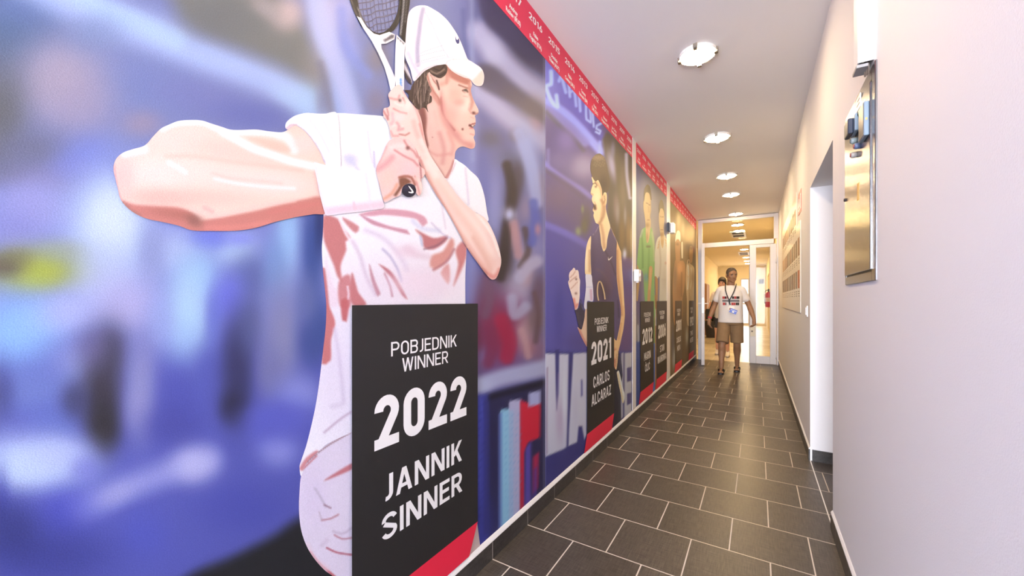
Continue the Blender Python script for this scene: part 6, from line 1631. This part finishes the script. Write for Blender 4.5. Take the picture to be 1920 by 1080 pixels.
patch('fist', U3([(318, 185), (335, 164), (348, 176), (354, 192), (366, 184), (380, 200), (388, 260), (396, 290), (393, 360), (392, 440), (384, 500), (372, 556), (348, 572), (340, 530), (326, 470), (306, 400), (286, 335), (281, 300), (291, 280), (288, 240), (298, 205)]), (236, 200, 178), [S(U3([(300, 260), (335, 225), (350, 200)]), 1.6, 1.4, (180, 122, 96), .85), S(U3([(295, 300), (330, 270), (360, 250)]), 1.6, 1.4, (180, 122, 96), .85), S(U3([(310, 365), (345, 330), (370, 300)]), 1.6, 1.4, (184, 126, 100), .8), B(*U3([(358, 275)])[0], 2, 2.2, (110, 70, 56), .9), B(*U3([(356, 412)])[0], 2.4, 2.4, (130, 80, 66), .85), S(U3([(335, 470), (350, 550), (368, 520)]), 5, 5, (214, 110, 90), .8), S(U3([(385, 300), (388, 440)]), 2.4, 2.4, (250, 222, 200), .7)], L_BF, 3, PB, 1.8).__setitem__('label', 'clenched fist of the printed player')
patch('wristband', U3([(344, 572), (362, 568), (382, 552), (392, 520), (399, 466), (418, 510), (432, 555), (439, 600), (438, 645), (424, 710), (410, 757), (396, 756), (384, 740), (368, 680), (356, 620)]), (58, 48, 60), [S(U3([(400, 480), (428, 570)]), 2, 2, (110, 100, 160), .7), S(U3([(370, 600), (395, 720)]), 5, 5, (78, 64, 72), .7)], L_BF, 4, PB, 2.2)
patch('arm', U2([(692, 800), (722, 868), (750, 930), (776, 1000), (792, 1040), (795, 1080)]) + U3([(803, 180), (814, 330), (822, 480), (828, 570), (828, 640), (814, 760), (798, 835), (782, 910), (770, 960), (765, 1020), (755, 1090), (722, 1090), (722, 840), (735, 860), (748, 868), (770, 770), (784, 690), (792, 620), (788, 540), (766, 400), (750, 250), (748, 0)]) + U2([(750, 935), (720, 870)]), (234, 182, 124), [S(U3([(755, 0), (762, 250), (785, 450), (800, 620)]), 4, 4, (196, 130, 84), .75), S(U3([(790, 100), (806, 300), (818, 520)]), 3.5, 4, (250, 210, 156), .7), S(U3([(790, 700), (770, 850)]), 3, 3, (206, 140, 90), .7), B(*U3([(735, 960)])[0], 3, 4, (190, 70, 60), .5)], L_BF, 2, PB, 2.2)
patch('hand', U4([(636, -10), (666, -10), (664, 60), (660, 105), (652, 148), (640, 138), (634, 120), (630, 70)]), (230, 180, 126), [S(U4([(640, 60), (638, 130)]), 2, 2, (180, 60, 60), .8), S(U4([(655, 20), (652, 120)]), 1.5, 1.5, (190, 130, 90), .7)], L_BF, 4, PB, 2.0)
patch('dark_shorts', U4([(664, -10), (680, 20), (692, 60), (706, 190), (694, 262), (680, 250), (690, 420), (694, 575), (690, 588), (660, 612), (632, 636), (626, 640), (628, 300), (630, 140)]), (52, 48, 56), [S(U4([(640, 250), (660, 400), (650, 600)]), 4, 5, (40, 36, 42), .7), S(U4([(660, 300), (684, 460), (680, 560)]), 4, 5, (66, 60, 64), .7), S(U4([(680, 30), (700, 180)]), 3, 3, (80, 76, 110), .6)], L_BF, 2, PB, 2.2)
patch('racket_handle', U4([(656, 172), (664, 160), (672, 156), (684, 195), (700, 270), (712, 320), (722, 352), (722, 392), (710, 432), (702, 428), (690, 360), (670, 260)]), (226, 208, 186), [S(U4([(662, 180), (700, 380), (708, 425)]), 2.4, 2, (226, 182, 110), .8), S(U4([(690, 230), (718, 360)]), 1.5, 1.5, (240, 230, 220), .7)], L_BF, 4, PB, 2.0)
bm = bmesh.new()
thin(bm, spline(U3([(574, 482), (564, 430), (562, 370), (570, 315), (584, 296), (596, 304), (614, 352), (630, 420), (636, 470)]), 1.5, False), 2.6, 4)
obj('racket_rim', bm, mat('print_ink_cream', (0.62, 0.48, 0.30), 0.5), PB)
ink('shirt_tick', U3([(666, 56), (669, 72), (674, 82), (710, 54), (690, 80), (676, 94), (667, 92)]), M_CAPWHITE, 3, PB)
caption(mB, (YZ(1100) + YZ(1150)) / 2, '2021', 'CARLOS', 'ALCARAZ', M_CAPBLACK, layer=8)

# ================================================================== third mural: two players side by side
V1 = lambda p: cv(p, 1180, 320, 4.5)
V2 = lambda p: cv(p, 1180, 540, 4.69)
mC = thing('wall_mural', 'mural of players in green and white shirts, panels reading 2012 and 2006', 'mural', (XL, 4.9, 0.11), 'tennis player murals')
opsC = [B(1192, 320, 14, 40, (92, 82, 116), .9), B(1215, 320, 30, 16, (92, 82, 86), .9, 45), B(1235, 350, 20, 14, (104, 92, 90), .8, 45), B(1225, 400, 14, 60, (160, 144, 142), .8), B(1194, 400, 6, 60, (122, 116, 136), .8), B(1222, 440, 6, 30, (190, 170, 150), .7), B(1196, 560, 8, 60, (104, 80, 116), .9), B(1194, 620, 5, 40, (150, 130, 110), .6), B(1240, 380, 10, 30, (150, 132, 120), .7),
        G([(1185, 640), (1201, 640), (1201, 780), (1185, 780)], 2, (70, 84, 140), .9, False), S([(1228, 555), (1229, 740)], 4, 2, (190, 130, 80), .95), S([(1224.5, 555), (1226, 650)], 3.5, 1.5, (120, 172, 96), .95), S([(1226.3, 645), (1226, 735)], 3.4, 1.5, (86, 120, 190), .95), S([(1229.5, 580), (1229.5, 610)], 2, 1, (226, 210, 190), .9), S([(1251, 560), (1251, 720)], 2.5, 2, (150, 100, 60), .8), S([(1196, 610), (1197, 640)], 3, 2, (214, 200, 190), .7)]
picture('printed_background', column_grid(1192, 1251, 1.0, P1[1] + 0.0005, P2[0] - 0.0005), np.append(np.arange(0.1085, 2.643, 0.0125), 2.6445), (142, 128, 136), opsC, L_C, mC)
SKC = (228, 186, 132)
PC1 = patch('printed_player', V1([(140, 468), (128, 482), (112, 488), (98, 510), (86, 560), (76, 640), (68, 720), (64, 790), (74, 822), (104, 842), (116, 880), (122, 980), (128, 1080), (140, 1240), (212, 1240), (212, 1080), (212, 900), (214, 700), (212, 620), (206, 560), (192, 500), (180, 475)]), (150, 184, 108), [S(V1([(100, 520), (110, 640), (112, 820)]), 3, 3, (104, 140, 80), .7), B(*V1([(140, 900)])[0], 5, 8, (120, 158, 160), .9), S(V1([(190, 520), (206, 640), (208, 760)]), 3, 3, (206, 190, 160), .6), S(V1([(110, 500), (92, 560)]), 3, 2.5, (214, 200, 190), .7), S(V1([(150, 640), (170, 640)]), 4, 3, (104, 90, 66), .7), S(V1([(165, 660), (160, 900)]), 3, 4, (110, 150, 84), .6)], L_C, 1, mC, 1.8)
PC1['label'] = 'green shirt of the printed player'
patch('face', V1([(118, 268), (124, 240), (128, 200), (140, 182), (160, 186), (174, 215), (180, 250), (182, 330), (176, 390), (180, 430), (178, 480), (160, 600), (146, 610), (138, 560), (136, 480), (132, 420), (124, 360), (117, 310)]), SKC, [S(V1([(140, 272), (158, 280)]), 1.4, 1.2, (120, 86, 60), .8), S(V1([(164, 290), (176, 290)]), 1.4, 1.2, (120, 86, 60), .8), S(V1([(150, 415), (166, 415)]), 1.4, 1.2, (150, 90, 70), .8), B(*V1([(150, 460)])[0], 4, 5, (176, 130, 86), .8), S(V1([(158, 300), (162, 350)]), 1.4, 1.4, (196, 150, 104), .7), S(V1([(178, 260), (176, 400)]), 1.6, 2, (190, 146, 100), .7), B(*V1([(148, 560)])[0], 2, 9, (170, 120, 80), .6)], L_C, 2, PC1, 1.5)
patch('hair', V1([(122, 262), (121, 190), (128, 148), (150, 116), (172, 136), (182, 190), (186, 250), (178, 250), (170, 205), (158, 186), (140, 184), (130, 205)]), (126, 104, 74), [B(*V1([(165, 160)])[0], 4, 7, (100, 80, 54), .7)], L_C, 3, PC1, 1.5)
patch('arm', V1([(165, 815), (185, 805), (194, 830), (188, 900), (184, 960), (176, 1080), (172, 1240), (150, 1240), (150, 1080), (158, 960)]), (214, 158, 100), [S(V1([(180, 830), (168, 1000)]), 2, 2, (240, 196, 140), .6)], L_C, 3, PC1, 1.8)
patch('arm', V1([(62, 795), (76, 822), (86, 850), (82, 960), (74, 1040), (68, 1100), (58, 1100), (60, 900)]), (206, 156, 100), [], L_C, 3, PC1, 1.8)
PC2 = patch('printed_player', V1([(254, 556), (240, 566), (222, 620), (214, 700), (212, 760), (214, 888), (236, 912), (252, 890), (254, 1000), (252, 1100), (262, 1240), (318, 1240), (318, 1000), (318, 600), (300, 550), (286, 530)]), (226, 204, 178), [S(V1([(252, 600), (262, 760), (256, 900)]), 2.5, 3, (186, 160, 136), .7), S(V1([(240, 660), (250, 600), (256, 575)]), 1.2, 1.2, (220, 150, 70), .9), S(V1([(300, 560), (316, 650)]), 1.2, 1.2, (220, 150, 70), .9), B(*V1([(300, 900)])[0], 6, 24, (210, 184, 160), .7), B(*V1([(306, 780)])[0], 2, 3, (206, 130, 110), .6)], L_C, 1, mC, 1.8)
PC2['label'] = 'white shirt of the printed player'
patch('face', V1([(250, 345), (262, 318), (280, 322), (290, 345), (294, 420), (288, 480), (292, 530), (290, 600), (280, 655), (266, 620), (260, 540), (254, 490), (248, 420)]), (226, 182, 128), [S(V1([(258, 386), (268, 390)]), 1.2, 1, (120, 84, 56), .8), S(V1([(278, 390), (288, 388)]), 1.2, 1, (120, 84, 56), .8), S(V1([(266, 500), (282, 500)]), 1.4, 1.2, (150, 100, 66), .8), B(*V1([(270, 540)])[0], 4, 5, (160, 112, 70), .7), B(*V1([(276, 600)])[0], 3, 8, (180, 126, 80), .5)], L_C, 2, PC2, 1.5)
patch('hair', V1([(248, 360), (250, 290), (260, 250), (272, 246), (284, 272), (292, 320), (295, 380), (288, 345), (278, 322), (262, 320), (254, 345)]), (140, 116, 80), [], L_C, 3, PC2, 1.5)
patch('arm', V1([(216, 890), (236, 912), (238, 1000), (236, 1120), (240, 1240), (226, 1240), (222, 1080)]), (200, 142, 90), [], L_C, 3, PC2, 1.8)
caption(mC, (YZ(1199) + YZ(1225.5)) / 2, '2012', 'MARIN', 'ČILIĆ', M_CAPBROWN, layer=8)
caption(mC, 5.405, '2006', 'STAN', 'WAWRINKA', M_CAPBROWN, layer=8)

# ================================================================== fourth mural: two players in brown light
mD = thing('wall_mural', 'brown toned mural of two players farthest down the corridor, panels reading 2001 and 1992', 'mural', (XL, 7.3, 0.11), 'tennis player murals')
opsD = [B(1262, 380, 10, 24, (150, 122, 76), .8), B(1275, 420, 12, 24, (196, 152, 90), .7), B(1272, 410, 4, 14, (222, 186, 120), .7), B(1281, 430, 3, 14, (214, 180, 120), .7), B(1292, 440, 12, 20, (214, 160, 92), .85), B(1289, 462, 6, 7, (96, 66, 42), .9), B(1296, 465, 6, 8, (88, 60, 40), .9), B(1300, 468, 3, 6, (170, 60, 40), .7), B(1262, 480, 6, 60, (130, 98, 58), .8), B(1302, 500, 3, 60, (96, 66, 36), .8), B(1262, 560, 6, 60, (104, 76, 40), .9), B(1285, 560, 8, 60, (128, 90, 46), .8), B(1275, 640, 14, 60, (92, 64, 34), .9), B(1296, 640, 10, 60, (96, 68, 36), .8), B(1262, 640, 4, 20, (96, 84, 84), .6), B(1264, 672, 4, 22, (190, 172, 140), .95), B(1261, 640, 3, 40, (88, 80, 78), .6), B(1284, 690, 4, 8, (180, 160, 120), .6), B(1288, 630, 3, 18, (190, 170, 130), .85), B(1290, 600, 2, 30, (170, 120, 70), .7), S([(1256.5, 360), (1256.5, 720)], 2, 2, (120, 90, 56), .5)]
picture('printed_background', column_grid(1256, 1306, 1.0, P2[1] + 0.0005, YD - 0.04), np.append(np.arange(0.1085, 2.643, 0.016), 2.6445), (138, 102, 60), opsD, L_D, mD)
PD1 = patch('printed_player', V1([(378, 800), (385, 760), (405, 740), (430, 760), (452, 760), (470, 800), (472, 900), (462, 1000), (448, 1080), (440, 1300), (380, 1300), (365, 1080), (366, 920)]), (176, 118, 66), [B(*V1([(425, 830)])[0], 6, 12, (214, 140, 84), .8), B(*V1([(385, 900)])[0], 4, 30, (140, 104, 74), .8), B(*V1([(420, 1000)])[0], 6, 20, (150, 96, 52), .8), S(V1([(440, 860), (440, 1060)]), 2, 3, (120, 80, 44), .7)], L_D, 1, mD, 1.6)
PD1['label'] = 'upper body of the printed player in a white cap'
patch('face', V1([(386, 590), (392, 570), (425, 575), (430, 620), (426, 690), (428, 745), (410, 780), (392, 750), (386, 680)]), (176, 120, 70), [B(*V1([(405, 620)])[0], 3, 3, (110, 74, 46), .7)], L_D, 2, PD1, 1.4)
patch('cap', V1([(386, 600), (390, 545), (400, 512), (412, 504), (426, 520), (430, 560), (428, 600), (416, 580), (398, 580)]), (236, 206, 160), [], L_D, 3, PD1, 1.4)
patch('raised_racket', V1([(436, 640), (440, 600), (448, 600), (452, 650), (450, 740), (440, 740)]), (226, 190, 140), [], L_D, 2, PD1, 1.4)
PD2 = patch('printed_player', V1([(478, 860), (486, 800), (500, 780), (520, 790), (545, 820), (548, 900), (545, 1080), (540, 1300), (488, 1300), (484, 1080), (476, 960)]), (206, 160, 104), [S(V1([(495, 800), (500, 900), (490, 1000)]), 2, 2, (236, 214, 176), .8), S(V1([(520, 820), (530, 900), (510, 1000)]), 2, 2, (236, 206, 160), .7), B(*V1([(535, 900)])[0], 3, 16, (150, 100, 56), .7)], L_D, 1, mD, 1.6)
PD2['label'] = 'pale shirt of the printed player holding a racket'
patch('face', V1([(505, 690), (510, 640), (524, 635), (534, 660), (534, 720), (528, 770), (514, 780), (506, 740)]), (190, 132, 74), [B(*V1([(520, 650)])[0], 4, 4, (120, 84, 50), .8)], L_D, 2, PD2, 1.4)
bm = bmesh.new()
thin(bm, spline(V1([(500, 900), (482, 860), (484, 800), (494, 752), (504, 752), (508, 800), (506, 860), (500, 905), (506, 980), (514, 1060)]), 1.5, False), 1.2, 4)
obj('racket_rim', bm, mat('print_ink_pale', (0.62, 0.50, 0.34), 0.5), PD2)
M_CAPD = mat('caption_dark_brown', (0.060, 0.038, 0.018), 0.42, spec=0.4)
caption(mD, 6.70, '2001', 'CARLOS', 'MOYA', M_CAPD, layer=6)
caption(mD, 8.13, '1992', 'TOMAS', 'MUSTER', M_CAPD, layer=6)

# ================================================================== red banners with all winners, along the top of the murals
def small_text(txt, yc, z0, cap, m_, parent, bold=0.0, squeeze=0.8):
    cu = bpy.data.curves.new('lettering', 'FONT')
    cu.body = txt
    cu.align_x = 'CENTER'
    cu.size = cap / 0.72
    cu.offset = bold
    cu.resolution_u = 3
    tmp = bpy.data.objects.new('tmp_text', cu)
    COL.objects.link(tmp)
    dg = bpy.context.evaluated_depsgraph_get()
    me = tmp.evaluated_get(dg).to_mesh()
    vs = [(v.co.x * squeeze, v.co.y) for v in me.vertices]
    fs = [tuple(p.vertices) for p in me.polygons]
    tmp.to_mesh_clear()
    bpy.data.objects.remove(tmp)
    bpy.data.curves.remove(cu)
    return [(yc + x, z0 + y) for x, y in vs], fs
def banner(ya, yb, years, label, group):
    t = thing('winners_banner', label, 'banner', (XL, (ya + yb) / 2, 2.6455), group)
    obj('strip', newbox(XL, XL + 0.0014, ya, yb, 2.6455, ZC), M_BANNER, t)
    bm = bmesh.new()
    for y, yr, a, b in years:
        letters(bm, yr, y - 0.079, y + 0.079, 2.769, 2.807, 0.175, 2)
        for txt, z0 in ((a, 2.7005), (b, 2.666)):
            vs, fs = small_text(txt, y, z0, 0.0225, None, t, 0.0012, min(0.86, 0.225 / (0.0185 * max(len(txt), 1))))
            nv = [bm.verts.new((XL + 0.001 + LAYER * 2, p, q)) for p, q in vs]
            for f in fs:
                try: bm.faces.new([nv[i] for i in f])
                except ValueError: pass
    obj('lettering', bm, M_CAPWHITE, t, label='white printed years and winners')
names = [('2017', 'Andrey', 'Rublev (RUS)'), ('2016', 'Fabio', 'Fognini (ITA)'), ('2015', 'Dominic', 'Thiem (AUT)'), ('2014', 'Pablo', 'Cuevas (URU)'), ('2013', 'Tommy', 'Robredo (ESP)'), ('2012', 'Marin', 'Čilić (CRO)'), ('2011', 'Alexandr', 'Dolgopolov (UKR)'), ('2010', 'Juan Carlos', 'Ferrero (ESP)'), ('2009', 'Nikolay', 'Davydenko (RUS)'), ('2008', 'Fernando', 'Verdasco (ESP)')]
banner(-2.3, P1[0] - 0.0005, [(1.713 + 0.2388 * k, *n) for k, n in enumerate(names)], 'red winners banner above the two murals nearest the camera, 2017 to 2008', 'red winners banners')
names = [('2007', 'Carlos', 'Moya (ESP)'), ('2006', 'Stan', 'Wawrinka (SUI)'), ('2005', 'Guillermo', 'Coria (ARG)'), ('2004', 'Guillermo', 'Canas (ARG)'), ('2003', 'Carlos', 'Moya (ESP)'), ('2002', 'Carlos', 'Moya (ESP)'), ('2001', 'Carlos', 'Moya (ESP)')]
banner(P1[1] + 0.0005, P2[0] - 0.0005, [(4.235 + 0.2315 * k, *n) for k, n in enumerate(names)], 'red winners banner above the green shirt mural, 2007 to 2001', 'red winners banners')
names = [('2000', 'Marcelo', 'Rios (CHI)'), ('1999', 'Magnus', 'Norman (SWE)'), ('1998', 'Bohdan', 'Ulihrach (CZE)'), ('1997', 'Felix', 'Mantilla (ESP)'), ('1996', 'Carlos', 'Moya (ESP)'), ('1995', 'Thomas', 'Muster (AUT)'), ('1994', 'Alberto', 'Berasategui (ESP)'), ('1993', 'Thomas', 'Muster (AUT)'), ('1992', 'Thomas', 'Muster (AUT)'), ('1991', 'Dmitri', 'Poliakov (UKR)'), ('1990', 'Goran', 'Prpić (YUG)')]
banner(P2[1] + 0.0005, YD - 0.04, [(6.11 + 0.2535 * k, *n) for k, n in enumerate(names)], 'red winners banner above the brown mural, nearest the glazed door', 'red winners banners')
